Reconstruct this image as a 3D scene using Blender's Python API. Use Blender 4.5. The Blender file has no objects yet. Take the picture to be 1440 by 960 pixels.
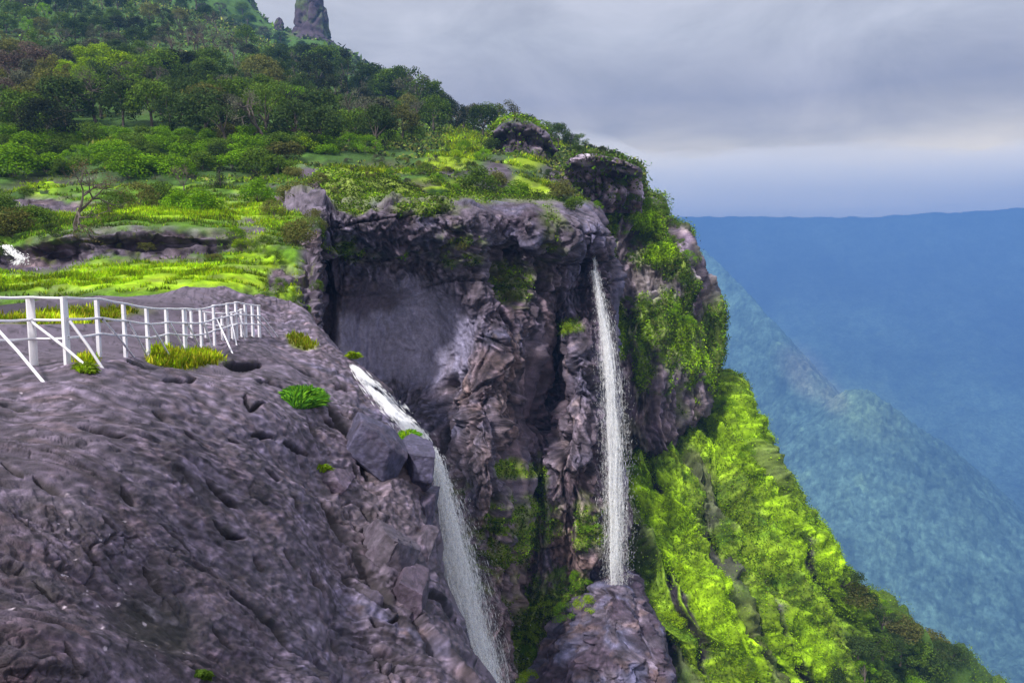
EXPOSURE = 0.6
import bpy, math, random
import numpy as np
from mathutils import Vector, Matrix

random.seed(7)
RNG = np.random.default_rng(11)
SC = bpy.context.scene
COL = SC.collection

# ------------------------------------------------------------------ camera
FPX = 1130.0
PITCH = math.atan(120.0 / FPX)
CT, ST = math.cos(PITCH), math.sin(PITCH)
FWD = np.array([0.0, CT, -ST]); UPV = np.array([0.0, ST, CT]); RGT = np.array([1.0, 0.0, 0.0])


def pt(px, py, d):
    """world point seen in direction (px, py) of the photograph, d metres deep"""
    px, py, d = np.asarray(px, float), np.asarray(py, float), np.asarray(d, float)
    a = ((px - 720.0) / FPX)[..., None]; b = ((py - 480.0) / FPX)[..., None]
    return d[..., None] * (FWD + RGT * a - UPV * b)


def proj(P):
    d = P @ FWD
    return 720 + FPX * (P @ RGT) / d, 480 - FPX * (P @ UPV) / d, d


cam_d = bpy.data.cameras.new('camera')
cam_d.sensor_width = 36.0
cam_d.lens = 36.0 * FPX / 1440.0
cam_d.clip_start = 0.1
cam_d.clip_end = 40000
cam = bpy.data.objects.new('camera', cam_d)
cam.rotation_euler = (math.pi / 2 - PITCH, 0, 0)
COL.objects.link(cam)
SC.camera = cam

# ------------------------------------------------------------------ noise
_r = np.random.default_rng(5)
PERM = _r.permutation(1024).astype(np.int64)
PERM = np.concatenate([PERM, PERM, PERM])
G3 = _r.normal(size=(1024, 3)); G3 /= np.linalg.norm(G3, axis=1)[:, None]
RND = _r.random((1024, 6))


def _hash(i, j, k):
    return PERM[(PERM[(PERM[i & 1023] + j) & 1023] + k) & 1023]


def noise(p):
    pi = np.floor(p).astype(np.int64); pf = p - pi
    u = pf * pf * pf * (pf * (pf * 6 - 15) + 10)
    out = 0.0
    for a in (0, 1):
        wa = u[:, 0] if a else 1 - u[:, 0]
        for b in (0, 1):
            wb = u[:, 1] if b else 1 - u[:, 1]
            for c in (0, 1):
                wc = u[:, 2] if c else 1 - u[:, 2]
                h = _hash(pi[:, 0] + a, pi[:, 1] + b, pi[:, 2] + c)
                g = G3[h]
                v = g[:, 0] * (pf[:, 0] - a) + g[:, 1] * (pf[:, 1] - b) + g[:, 2] * (pf[:, 2] - c)
                out = out + wa * wb * wc * v
    return out * 1.6


CUR = [0, 0]


def spacing(p):
    """distance between neighbouring vertices of the current sheet, in the space of p"""
    if CUR[0] * CUR[1] != len(p):
        return np.zeros(len(p))
    Q = p.reshape(CUR[0], CUR[1], 3)
    a = np.linalg.norm(np.gradient(Q, axis=0), axis=2); b = np.linalg.norm(np.gradient(Q, axis=1), axis=2)
    return np.maximum(a, b).ravel()


def fbm(p, octaves=5, gain=0.5, lac=2.03, ridged=False):
    a, s, tot = 1.0, 0.0, 0.0
    q = p.copy()
    ds = spacing(p)
    for _ in range(octaves):
        w = 1 - sm(0.30, 0.62, ds)
        if w.max() < 0.01:
            n = 0
        else:
            n = noise(q)
            if ridged:
                n = 1 - 2 * np.abs(n)
        s = s + a * n * w; tot += a
        a *= gain; q = q * lac + 17.3; ds = ds * lac
    return s / tot


def grit(p, octaves=7, gain=0.85, lac=2.03):
    """noise of even strength at every size the sheet can hold, spread about 1"""
    a, s, tot = 1.0, 0.0, 1e-6
    q = p.copy(); ds = spacing(p)
    for _ in range(octaves):
        w = 1 - sm(0.32, 0.68, ds)
        if w.max() < 0.01:
            break
        s = s + a * noise(q) * w; tot = tot + (a * w) ** 2
        a *= gain; q = q * lac + 11.9; ds = ds * lac
    return np.clip(s / np.sqrt(tot) / 0.40, -2.6, 2.6)


def ledges(Lv):
    """terraces: flat plates with crisp risers no thinner than the sheet can hold; also the riser mask and a tint per plate"""
    G = Lv.reshape(CUR[0], CUR[1])
    ds = np.maximum(np.abs(np.gradient(G, axis=0)), np.abs(np.gradient(G, axis=1))).ravel()
    r = np.clip(2.2 * ds, 0.05, 0.95)
    fl = np.floor(Lv); f = Lv - fl
    e = sm(1 - r, 1, f)
    tint = RND[(fl.astype(int) * 7 + 300) & 1023][:, 0]; tint2 = RND[((fl.astype(int) + 1) * 7 + 300) & 1023][:, 0]
    return fl + e, np.where(r < 0.8, 4 * e * (1 - e), 0), tint * (1 - e) + tint2 * e - 0.5


def crackline(px, py, lines):
    """0..1 closeness to hand-traced cracks (photo pixels), and the signed side"""
    best = np.full(len(px), 0.0)
    for pts_, w, amp in lines:
        x0, x1 = min(p[0] for p in pts_) - 12, max(p[0] for p in pts_) + 12
        y0, y1 = min(p[1] for p in pts_) - 12, max(p[1] for p in pts_) + 12
        i = np.nonzero((px > x0) & (px < x1) & (py > y0) & (py < y1))[0]
        if not len(i): continue
        dm = np.full(len(i), 99.0); tt = np.zeros(len(i)); n = len(pts_) - 1
        for k in range(n):
            a, b = np.array(pts_[k], float), np.array(pts_[k + 1], float)
            ab = b - a; t = np.clip(((px[i] - a[0]) * ab[0] + (py[i] - a[1]) * ab[1]) / (ab @ ab), 0, 1)
            d = np.hypot(px[i] - a[0] - t * ab[0], py[i] - a[1] - t * ab[1])
            c = d < dm; dm[c] = d[c]; tt[c] = (k + t[c]) / n
        wl = w * np.sqrt(np.clip(4 * tt * (1 - tt), 0.05, 1)) 
        best[i] = np.maximum(best[i], amp * np.exp(-(dm / wl) ** 2))
    return best


def worley(p):
    """F1, F2, per-cell randoms (n,6), vector to the nearest feature"""
    pi = np.floor(p).astype(np.int64); pf = p - pi
    n = len(p)
    f1 = np.full(n, 9.0); f2 = np.full(n, 9.0)
    hid = np.zeros(n, np.int64); vec = np.zeros((n, 3))
    for a in (-1, 0, 1):
        for b in (-1, 0, 1):
            for c in (-1, 0, 1):
                h = _hash(pi[:, 0] + a, pi[:, 1] + b, pi[:, 2] + c)
                v = pf - (RND[h][:, :3] + np.array([a, b, c]))
                d = np.einsum('ij,ij->i', v, v)
                near = d < f1
                f2 = np.where(near, f1, np.minimum(f2, d))
                f1 = np.where(near, d, f1)
                hid = np.where(near, h, hid)
                vec[near] = v[near]
    return np.sqrt(f1), np.sqrt(f2), RND[hid], vec


def sm(e0, e1, x):
    t = np.clip((x - e0) / (e1 - e0), 0, 1)
    return t * t * (3 - 2 * t)


def mixc(a, b, t):
    return a * (1 - t[:, None]) + np.asarray(b, float) * t[:, None]


def blob(px, py, cx, cy, rx, ry, ang=0.0, warp=None, soft=0.35):
    """1 inside an ellipse (photo pixels), 0 outside, ragged edge"""
    c, s = math.cos(math.radians(ang)), math.sin(math.radians(ang))
    dx, dy = px - cx, py - cy
    u = (dx * c + dy * s) / rx; v = (-dx * s + dy * c) / ry
    r = np.sqrt(u * u + v * v)
    if warp is not None:
        r = r + warp
    return 1 - sm(1 - soft, 1 + soft, r)


# ------------------------------------------------------------------ lattices
def _hermite(vals, t, tt):
    """vals (n, ...) at parameters t, evaluated at tt (cubic, finite-difference tangents)"""
    n = len(t)
    m = np.zeros_like(vals)
    dt = np.diff(t)
    sec = (vals[1:] - vals[:-1]) / dt.reshape((-1,) + (1,) * (vals.ndim - 1))
    m[0] = sec[0]; m[-1] = sec[-1]
    for i in range(1, n - 1):
        w0, w1 = dt[i], dt[i - 1]
        m[i] = (sec[i - 1] * w0 + sec[i] * w1) / (w0 + w1)
    k = np.clip(np.searchsorted(t, tt, side='right') - 1, 0, n - 2)
    h = dt[k]; s = (tt - t[k]) / h
    sh = (-1,) + (1,) * (vals.ndim - 1)
    s = s.reshape(sh); h = h.reshape(sh)
    a, b = vals[k], vals[k + 1]
    return ((2 * s**3 - 3 * s**2 + 1) * a + (s**3 - 2 * s**2 + s) * h * m[k]
            + (-2 * s**3 + 3 * s**2) * b + (s**3 - s**2) * h * m[k + 1])


class Patch:
    """smooth sheet through a net of control points (px, py, depth)"""

    def __init__(self, rows, step=1.6, bumps=()):
        A = np.array(rows, float)
        A[..., 2] = np.log(A[..., 2])
        lv = np.maximum(np.linalg.norm(np.diff(A[..., :2], axis=0), axis=2).mean(axis=1), 4)
        lu = np.maximum(np.linalg.norm(np.diff(A[..., :2], axis=1), axis=2).mean(axis=0), 4)
        kv, ku = np.ones(len(lv)), np.ones(len(lu))      # fewer vertices outside the frame
        for i in range(len(lv)):
            y_ = A[i:i + 2, :, 1]
            if y_.min() > 965 or y_.max() < -5: kv[i] = 0.2
        for i in range(len(lu)):
            x_ = A[:, i:i + 2, 0]
            if x_.max() < 5 or x_.min() > 1445: ku[i] = 0.2
        tv = np.concatenate([[0], np.cumsum(lv)]); tu = np.concatenate([[0], np.cumsum(lu)])
        cv = np.concatenate([[0], np.cumsum(lv * kv)]); cu = np.concatenate([[0], np.cumsum(lu * ku)])
        nv, nu = int(cv[-1] / step) + 2, int(cu[-1] / step) + 2
        B = _hermite(A, tv, np.interp(np.linspace(0, cv[-1], nv), cv, tv))
        B = _hermite(B.transpose(1, 0, 2), tu, np.interp(np.linspace(0, cu[-1], nu), cu, tu)).transpose(1, 0, 2)
        self.nv, self.nu = nv, nu
        CUR[0], CUR[1] = nv, nu
        self.px, self.py = B[..., 0].ravel(), B[..., 1].ravel()
        d = np.exp(B[..., 2].ravel())
        for (cx, cy, rx, ry, ang, dd) in bumps:
            c, s = math.cos(math.radians(ang)), math.sin(math.radians(ang))
            dx, dy = self.px - cx, self.py - cy
            u = (dx * c + dy * s) / rx; v = (-dx * s + dy * c) / ry
            d = d + dd * np.exp(-(u * u + v * v) ** 1.5)
        self.d = d
        self.P = pt(self.px, self.py, d)
        self.N = self.normals()

    def normals(self):
        Q = self.P.reshape(self.nv, self.nu, 3)
        du = np.gradient(Q, axis=1); dv = np.gradient(Q, axis=0)
        n = np.cross(dv, du).reshape(-1, 3)
        n /= np.maximum(np.linalg.norm(n, axis=1), 1e-9)[:, None]
        return n

    def smooth_normals(self, k):
        Q = self.N.reshape(self.nv, self.nu, 3).copy()
        for ax in (0, 1):
            c = np.cumsum(np.pad(Q, [(k + 1, k) if a == ax else (0, 0) for a in range(3)], mode='edge'), axis=ax)
            n = Q.shape[ax]
            hi = np.take(c, range(2 * k + 1, 2 * k + 1 + n), axis=ax); lo = np.take(c, range(0, n), axis=ax)
            Q = (hi - lo) / (2 * k + 1)
        Q = Q.reshape(-1, 3)
        return Q / np.maximum(np.linalg.norm(Q, axis=1), 1e-9)[:, None]

    def displace(self, h, N=None):
        self.P = self.P + (self.N if N is None else N) * h[:, None]
        self.N = self.normals()

    def faces(self):
        i = np.arange(self.nv * self.nu).reshape(self.nv, self.nu)
        return np.stack([i[:-1, :-1], i[1:, :-1], i[1:, 1:], i[:-1, 1:]], -1).reshape(-1, 4)

    def build(self, name, mat, col, kind='structure', rough=None):
        return mesh_obj(name, self.P, self.faces(), mat, col, kind=kind, smooth=True, rough=rough)


def mesh_data(name, V, F, mat=None, col=None, smooth=False, rough=None):
    V = np.ascontiguousarray(V, np.float32)
    F = np.ascontiguousarray(F, np.int32)
    me = bpy.data.meshes.new(name)
    k = F.shape[1]
    me.vertices.add(len(V)); me.vertices.foreach_set('co', V.ravel())
    me.loops.add(F.size); me.loops.foreach_set('vertex_index', F.ravel())
    me.polygons.add(len(F))
    me.polygons.foreach_set('loop_start', np.arange(0, F.size, k, dtype=np.int32))
    me.polygons.foreach_set('loop_total', np.full(len(F), k, np.int32))
    me.polygons.foreach_set('use_smooth', np.full(len(F), bool(smooth)))
    me.update(calc_edges=True)
    if col is not None:
        at = me.color_attributes.new('Col', 'FLOAT_COLOR', 'POINT')
        c = np.ones((len(V), 4), np.float32); c[:, :3] = np.clip(col, 0, 1)
        if rough is not None:
            c[:, 3] = rough
        at.data.foreach_set('color', c.ravel())
    if mat is not None:
        me.materials.append(mat)
    return me


def mesh_obj(name, V, F, mat=None, col=None, parent=None, kind=None, smooth=False, rough=None):
    o = bpy.data.objects.new(name, mesh_data(name, V, F, mat, col, smooth, rough))
    COL.objects.link(o)
    if parent is not None:
        o.parent = parent
    if kind:
        o['kind'] = kind
    return o


def tag(o, label, cat, group=None, kind=None):
    o['label'] = label; o['category'] = cat
    if group: o['group'] = group
    if kind: o['kind'] = kind
    return o


def empty(name, loc, label, cat, group=None):
    o = bpy.data.objects.new(name, None)
    o.location = tuple(float(v) for v in loc)
    o.empty_display_size = 0.3
    COL.objects.link(o)
    return tag(o, label, cat, group)


def put(me, name, parent=None, loc=(0, 0, 0), rz=0.0, scale=(1, 1, 1), color=None, rot=None):
    o = bpy.data.objects.new(name, me)
    COL.objects.link(o)
    o.location = tuple(float(v) for v in loc)
    o.rotation_euler = rot if rot is not None else (0, 0, rz)
    o.scale = scale
    if parent is not None: o.parent = parent
    if color is not None: o.color = (*color, 1)
    return o


# depth look-up over built sheets, in photo pixels
ZW, ZH, ZS = 1000, 700, 2.0


class ZBuf:
    def __init__(self, *patches, off=100):
        self.z = np.full((ZH, ZW), 1e9); self.idx = np.full((ZH, ZW), -1, np.int64)
        for p in patches:
            self.add(p)

    def add(self, p):
        px, py, d = proj(p.P)
        ix = ((px + 300) / ZS).astype(int); iy = ((py + 200) / ZS).astype(int)
        ok = (ix >= 0) & (ix < ZW) & (iy >= 0) & (iy < ZH) & (d > 0)
        order = np.argsort(-d[ok])
        ii = np.nonzero(ok)[0][order]
        new = np.full((ZH, ZW), 1e9)
        new[iy[ii], ix[ii]] = d[ii]
        self.z = np.minimum(self.z, new)

    def at(self, px, py):
        x, y = int((px + 300) / ZS), int((py + 200) / ZS)
        for r in (1, 2, 4, 8):
            w = self.z[max(0, y - r):y + r + 1, max(0, x - r):x + r + 1]
            w = w[w < 1e8]
            if len(w):
                return float(np.median(w) if r < 3 else w.min())
        return None
# ------------------------------------------------------------------ materials
def new_mat(name):
    m = bpy.data.materials.new(name); m.use_nodes = True
    nt = m.node_tree; nt.nodes.clear()
    return m, nt


def N_(nt, kind, **kw):
    n = nt.nodes.new(kind)
    for k, v in kw.items():
        if k.startswith('i_'):
            n.inputs[k[2:].replace('_', ' ')].default_value = v
        else:
            setattr(n, k, v)
    return n


def _noise_mul(nt, scale, lo, hi, coord, detail=6.0, stretch=None, rough=0.6):
    L = nt.links
    src = coord
    if stretch:
        mp = N_(nt, 'ShaderNodeMapping'); mp.inputs['Scale'].default_value = stretch
        L.new(coord, mp.inputs['Vector']); src = mp.outputs['Vector']
    n = N_(nt, 'ShaderNodeTexNoise'); n.inputs['Scale'].default_value = scale
    n.inputs['Detail'].default_value = detail; n.inputs['Roughness'].default_value = rough
    L.new(src, n.inputs['Vector'])
    r = N_(nt, 'ShaderNodeMapRange'); r.inputs['From Min'].default_value = 0.3; r.inputs['From Max'].default_value = 0.7
    r.inputs['To Min'].default_value = lo; r.inputs['To Max'].default_value = hi
    L.new(n.outputs['Fac'], r.inputs['Value'])
    return r.outputs['Result'], n.outputs['Fac']


def surf_mat(name, scales, bump=0.4, bdist=0.05, rough=0.7, rough_lo=None, spec=0.4, stretch=None, amp=0.45):
    """albedo from the surface's colour attribute, broken up by noise at several sizes; alpha channel = gloss"""
    m, nt = new_mat(name); L = nt.links
    tc = N_(nt, 'ShaderNodeTexCoord'); co = tc.outputs['Object']
    at = N_(nt, 'ShaderNodeAttribute', attribute_name='Col')
    col = at.outputs['Color']
    fac = None
    for k, s in enumerate(scales):
        v, f = _noise_mul(nt, s, 1 - amp, 1 + amp, co, detail=4.0, stretch=stretch if k == 0 else None)
        mm = N_(nt, 'ShaderNodeVectorMath', operation='SCALE')
        L.new(col, mm.inputs[0]); L.new(v, mm.inputs['Scale']); col = mm.outputs[0]
        if fac is None: fac = f
        else:
            ad = N_(nt, 'ShaderNodeMath', operation='ADD'); L.new(fac, ad.inputs[0]); L.new(f, ad.inputs[1]); fac = ad.outputs[0]
    b = N_(nt, 'ShaderNodeBump'); b.inputs['Strength'].default_value = bump; b.inputs['Distance'].default_value = bdist
    L.new(fac, b.inputs['Height'])
    p = N_(nt, 'ShaderNodeBsdfPrincipled')
    L.new(col, p.inputs['Base Color']); L.new(b.outputs[0], p.inputs['Normal'])
    p.inputs['Specular IOR Level'].default_value = spec
    mr = N_(nt, 'ShaderNodeMapRange'); mr.inputs['To Min'].default_value = rough
    mr.inputs['To Max'].default_value = rough if rough_lo is None else rough_lo
    L.new(at.outputs['Alpha'], mr.inputs['Value']); L.new(mr.outputs['Result'], p.inputs['Roughness'])
    out = N_(nt, 'ShaderNodeOutputMaterial'); L.new(p.outputs[0], out.inputs['Surface'])
    return m


def leaf_mat(name, use_obj=True, trans=0.35):
    m, nt = new_mat(name); L = nt.links
    at = N_(nt, 'ShaderNodeAttribute', attribute_name='Col')
    col = at.outputs['Color']
    if use_obj:
        oi = N_(nt, 'ShaderNodeObjectInfo')
        mm = N_(nt, 'ShaderNodeVectorMath', operation='MULTIPLY')
        L.new(col, mm.inputs[0]); L.new(oi.outputs['Color'], mm.inputs[1]); col = mm.outputs[0]
    d = N_(nt, 'ShaderNodeBsdfDiffuse'); t = N_(nt, 'ShaderNodeBsdfTranslucent')
    L.new(col, d.inputs['Color']); L.new(col, t.inputs['Color'])
    mx = N_(nt, 'ShaderNodeMixShader'); mx.inputs[0].default_value = trans
    L.new(d.outputs[0], mx.inputs[1]); L.new(t.outputs[0], mx.inputs[2])
    out = N_(nt, 'ShaderNodeOutputMaterial'); L.new(mx.outputs[0], out.inputs['Surface'])
    return m


def plain_mat(name, col, rough=0.5, noise_scale=8.0, amp=0.15, metallic=0.0):
    m, nt = new_mat(name); L = nt.links
    tc = N_(nt, 'ShaderNodeTexCoord')
    v, f = _noise_mul(nt, noise_scale, 1 - amp, 1 + amp, tc.outputs['Object'])
    rgb = N_(nt, 'ShaderNodeRGB'); rgb.outputs[0].default_value = (*col, 1)
    mm = N_(nt, 'ShaderNodeVectorMath', operation='SCALE')
    L.new(rgb.outputs[0], mm.inputs[0]); L.new(v, mm.inputs['Scale'])
    p = N_(nt, 'ShaderNodeBsdfPrincipled'); L.new(mm.outputs[0], p.inputs['Base Color'])
    p.inputs['Roughness'].default_value = rough; p.inputs['Metallic'].default_value = metallic
    out = N_(nt, 'ShaderNodeOutputMaterial'); L.new(p.outputs[0], out.inputs['Surface'])
    return m


def water_mat(name, alpha=0.5):
    m, nt = new_mat(name); L = nt.links
    d = N_(nt, 'ShaderNodeBsdfDiffuse'); d.inputs['Color'].default_value = (0.95, 0.95, 0.97, 1)
    t = N_(nt, 'ShaderNodeBsdfTranslucent'); t.inputs['Color'].default_value = (0.95, 0.95, 0.97, 1)
    mx = N_(nt, 'ShaderNodeMixShader'); mx.inputs[0].default_value = 0.5
    L.new(d.outputs[0], mx.inputs[1]); L.new(t.outputs[0], mx.inputs[2])
    tr = N_(nt, 'ShaderNodeBsdfTransparent')
    m2 = N_(nt, 'ShaderNodeMixShader'); m2.inputs[0].default_value = alpha
    L.new(tr.outputs[0], m2.inputs[1]); L.new(mx.outputs[0], m2.inputs[2])
    out = N_(nt, 'ShaderNodeOutputMaterial'); L.new(m2.outputs[0], out.inputs['Surface'])
    return m


M_SLAB = surf_mat('slab_rock', (1.3, 9.0, 55.0), bump=0.55, bdist=0.03, rough=0.80, rough_lo=0.42, spec=0.4, amp=0.2)
M_CLIFF = surf_mat('cliff_rock', (0.5, 2.6, 11.0), bump=0.6, bdist=0.12, rough=0.85, rough_lo=0.5, spec=0.3, stretch=(1, 1, 0.35), amp=0.22)
M_TERR = surf_mat('terrace_ground', (0.6, 4.0, 20.0), bump=0.6, bdist=0.08, rough=0.9, rough_lo=0.6, spec=0.2, amp=0.22)
M_FAR = surf_mat('far_land', (0.004, 0.03, 0.12), bump=0.5, bdist=6.0, rough=1.0, spec=0.0, amp=0.35)
M_LEAF = leaf_mat('leaves')
M_GRASS = leaf_mat('grass_blades', use_obj=False, trans=0.3)
M_BARK = plain_mat('bark', (0.09, 0.07, 0.06), 0.9, 12.0, 0.3)
M_RAIL = plain_mat('rail_paint', (0.72, 0.70, 0.74), 0.45, 5.0, 0.10)
M_WATER = water_mat('falling_water', 0.75)
M_WATER_THIN = water_mat('thin_water', 0.28)
# ------------------------------------------------------------------ light, sky, haze
SUN_EL, SUN_AZ = math.radians(47), math.radians(213)   # azimuth clockwise from +Y: behind the viewer, a little left
sd = bpy.data.lights.new('sun', 'SUN')
sd.energy = 4.0; sd.angle = math.radians(4); sd.color = (1.0, 0.96, 0.9)
so = bpy.data.objects.new('sun', sd); COL.objects.link(so)
sdir = Vector((math.sin(SUN_AZ) * math.cos(SUN_EL), math.cos(SUN_AZ) * math.cos(SUN_EL), math.sin(SUN_EL)))
so.rotation_euler = sdir.to_track_quat('Z', 'Y').to_euler()

W = bpy.data.worlds.new('World'); SC.world = W; W.use_nodes = True
nt = W.node_tree; nt.nodes.clear(); L = nt.links
sky = N_(nt, 'ShaderNodeTexSky', sky_type='NISHITA'); sky.sun_disc = False
sky.sun_elevation = SUN_EL; sky.sun_rotation = SUN_AZ
tc = N_(nt, 'ShaderNodeTexCoord')
mp = N_(nt, 'ShaderNodeMapping'); mp.inputs['Scale'].default_value = (1.0, 1.0, 2.6)
mp.inputs['Rotation'].default_value = (0.0, 0.0, 0.0)
L.new(tc.outputs['Generated'], mp.inputs['Vector'])
n1 = N_(nt, 'ShaderNodeTexNoise'); n1.inputs['Scale'].default_value = 2.6; n1.inputs['Detail'].default_value = 7; n1.inputs['Roughness'].default_value = 0.5
n1.inputs['Distortion'].default_value = 0.25
L.new(mp.outputs[0], n1.inputs['Vector'])
sx = N_(nt, 'ShaderNodeSeparateXYZ'); L.new(tc.outputs['Generated'], sx.inputs[0])
# warp the height of the bands with the noise
wz = N_(nt, 'ShaderNodeMath', operation='MULTIPLY_ADD'); wz.inputs[1].default_value = 0.05; 
L.new(n1.outputs['Fac'], wz.inputs[0]); L.new(sx.outputs['Z'], wz.inputs[2])
cr = N_(nt, 'ShaderNodeValToRGB')
L.new(wz.outputs[0], cr.inputs['Fac'])
el = cr.color_ramp.elements
stops = [(0.00, (0.90, 0.74, 0.42)), (0.072, (1.15, 0.92, 0.50)), (0.088, (1.25, 1.00, 0.56)), (0.108, (1.10, 0.90, 0.54)), (0.138, (0.84, 0.70, 0.46)), (0.168, (0.50, 0.43, 0.34)),
         (0.205, (0.33, 0.30, 0.30)), (0.28, (0.44, 0.43, 0.44)), (0.36, (0.46, 0.45, 0.47)), (0.60, (0.70, 0.70, 0.74)), (1.0, (1.1, 1.1, 1.15))]
while len(el) < len(stops): el.new(0.5)
for e, (p_, c_) in zip(el, stops):
    e.position = p_; e.color = (*c_, 1)
mul = N_(nt, 'ShaderNodeMapRange'); mul.inputs['From Min'].default_value = 0.3; mul.inputs['From Max'].default_value = 0.7
mul.inputs['To Min'].default_value = 0.80; mul.inputs['To Max'].default_value = 1.26
mp2 = N_(nt, 'ShaderNodeMapping'); mp2.inputs['Scale'].default_value = (1.6, 1.6, 3.2)
L.new(tc.outputs['Generated'], mp2.inputs['Vector'])
n2 = N_(nt, 'ShaderNodeTexNoise'); n2.inputs['Scale'].default_value = 3.4; n2.inputs['Detail'].default_value = 9; n2.inputs['Roughness'].default_value = 0.6; n2.inputs['Distortion'].default_value = 0.4
L.new(mp2.outputs[0], n2.inputs['Vector']); L.new(n2.outputs['Fac'], mul.inputs['Value'])
cm = N_(nt, 'ShaderNodeVectorMath', operation='SCALE'); L.new(cr.outputs[0], cm.inputs[0]); L.new(mul.outputs[0], cm.inputs['Scale'])
sk = N_(nt, 'ShaderNodeVectorMath', operation='SCALE'); L.new(sky.outputs[0], sk.inputs[0]); sk.inputs['Scale'].default_value = 1.0
SKY_STR = 0.1
CLOUD_GAIN = 1.0
cg = N_(nt, 'ShaderNodeVectorMath', operation='SCALE'); L.new(cm.outputs[0], cg.inputs[0]); cg.inputs['Scale'].default_value = CLOUD_GAIN / SKY_STR
mxs = N_(nt, 'ShaderNodeMix', data_type='RGBA'); mxs.inputs['Factor'].default_value = 0.9
L.new(sk.outputs[0], mxs.inputs['A']); L.new(cg.outputs[0], mxs.inputs['B'])
bg = N_(nt, 'ShaderNodeBackground'); bg.inputs['Strength'].default_value = SKY_STR
L.new(mxs.outputs['Result'], bg.inputs['Color'])
wo = N_(nt, 'ShaderNodeOutputWorld'); L.new(bg.outputs[0], wo.inputs['Surface'])

# haze: one closed box of even, thin air around everything
m, nt = new_mat('haze_air')
pv = N_(nt, 'ShaderNodeVolumePrincipled')
pv.inputs['Color'].default_value = (0.125, 0.275, 0.62, 1)
HAZE_D = 0.00046
pv.inputs['Density'].default_value = HAZE_D
pv.inputs['Anisotropy'].default_value = 0.0
out = N_(nt, 'ShaderNodeOutputMaterial'); nt.links.new(pv.outputs[0], out.inputs['Volume'])
M_HAZE = m
HZ = (-3600.0, 4600.0, -900.0, 5200.0, -760.0, 228.0)
x0, x1, y0, y1, z0, z1 = HZ
V = [(x, y, z) for z in (z0, z1) for y in (y0, y1) for x in (x0, x1)]
F = [(0, 2, 3, 1), (4, 5, 7, 6), (0, 1, 5, 4), (2, 6, 7, 3), (0, 4, 6, 2), (1, 3, 7, 5)]
hz = mesh_obj('haze', np.array(V), np.array(F), M_HAZE, kind='stuff')

# the low bank of cloud resting on the far table mountains, above the hazy air
def cloud_bank():
    xs = np.linspace(-3400, 7500, 150); ys = np.linspace(3000, 7600, 60)
    X, Y = np.meshgrid(xs, ys); sh = X.shape
    p = np.stack([X.ravel(), Y.ravel(), 0 * X.ravel()], 1)
    ex = np.minimum.reduce([sm(-3400, -2500, p[:, 0]), 1 - sm(6600, 7500, p[:, 0]), sm(3000, 3700, p[:, 1]), 1 - sm(6900, 7600, p[:, 1])])
    CUR[0] = 0
    lump = fbm(p * 0.0011 + 4, 5, 0.55); lump2 = fbm(p * 0.0009 + 40, 5, 0.6)
    zb = 300 - 60 * lump - 25 * fbm(p * 0.004, 4) ; zb = np.maximum(zb, 232)
    zt = zb + 5 + (230 + 160 * lump2) * ex
    i = np.arange(X.size).reshape(sh); n = X.size
    V = np.concatenate([np.stack([p[:, 0], p[:, 1], zb], 1), np.stack([p[:, 0], p[:, 1], zt], 1)])
    q_ = lambda a: np.stack([a[:-1, :-1], a[:-1, 1:], a[1:, 1:], a[1:, :-1]], -1).reshape(-1, 4)
    F = [q_(i)[:, ::-1], q_(i) + n]
    for e in (i[0], i[:, -1], i[-1][::-1], i[:, 0][::-1]):
        F.append(np.stack([e[:-1], e[1:], e[1:] + n, e[:-1] + n], -1))
    m, nt = new_mat('cloud_vapour')
    pv = N_(nt, 'ShaderNodeVolumePrincipled'); pv.inputs['Color'].default_value = (0.98, 0.95, 0.90, 1); pv.inputs['Density'].default_value = 0.0011
    out = N_(nt, 'ShaderNodeOutputMaterial'); nt.links.new(pv.outputs[0], out.inputs['Volume'])
    mesh_obj('clouds', V, np.concatenate(F), m, kind='stuff')
cloud_bank()
# ------------------------------------------------------------------ colours (albedo)
LAV = np.array([0.185, 0.150, 0.205]); LAVD = np.array([0.060, 0.043, 0.066]); DARK = np.array([0.014, 0.009, 0.013])
BRN = np.array([0.170, 0.110, 0.105]); BLU = np.array([0.115, 0.115, 0.205]); PINK = np.array([0.300, 0.225, 0.240])
LIME = np.array([0.215, 0.365, 0.005]); YEL = np.array([0.31, 0.37, 0.010]); MID = np.array([0.085, 0.18, 0.010])
unit_ = lambda v: v / np.maximum(np.linalg.norm(v, axis=-1, keepdims=True), 1e-9); DGR = np.array([0.035, 0.075, 0.012])
OLV = np.array([0.13, 0.15, 0.035])


def grooves(p, k, sharp):
    q = p * k
    f1, f2, r, v = worley(q)
    ds = spacing(q)
    w = (1 - sm(0.12, 0.35, ds))
    e = w * sm(0, 1, (f2 - f1) / np.maximum(3.2 * ds, sharp))      # steps closed over a few vertices, never torn
    r = 0.5 + (r - 0.5) * e[:, None]
    return (1 - sm(0, sharp, f2 - f1)) * w, f1, r, v * e[:, None]


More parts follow.
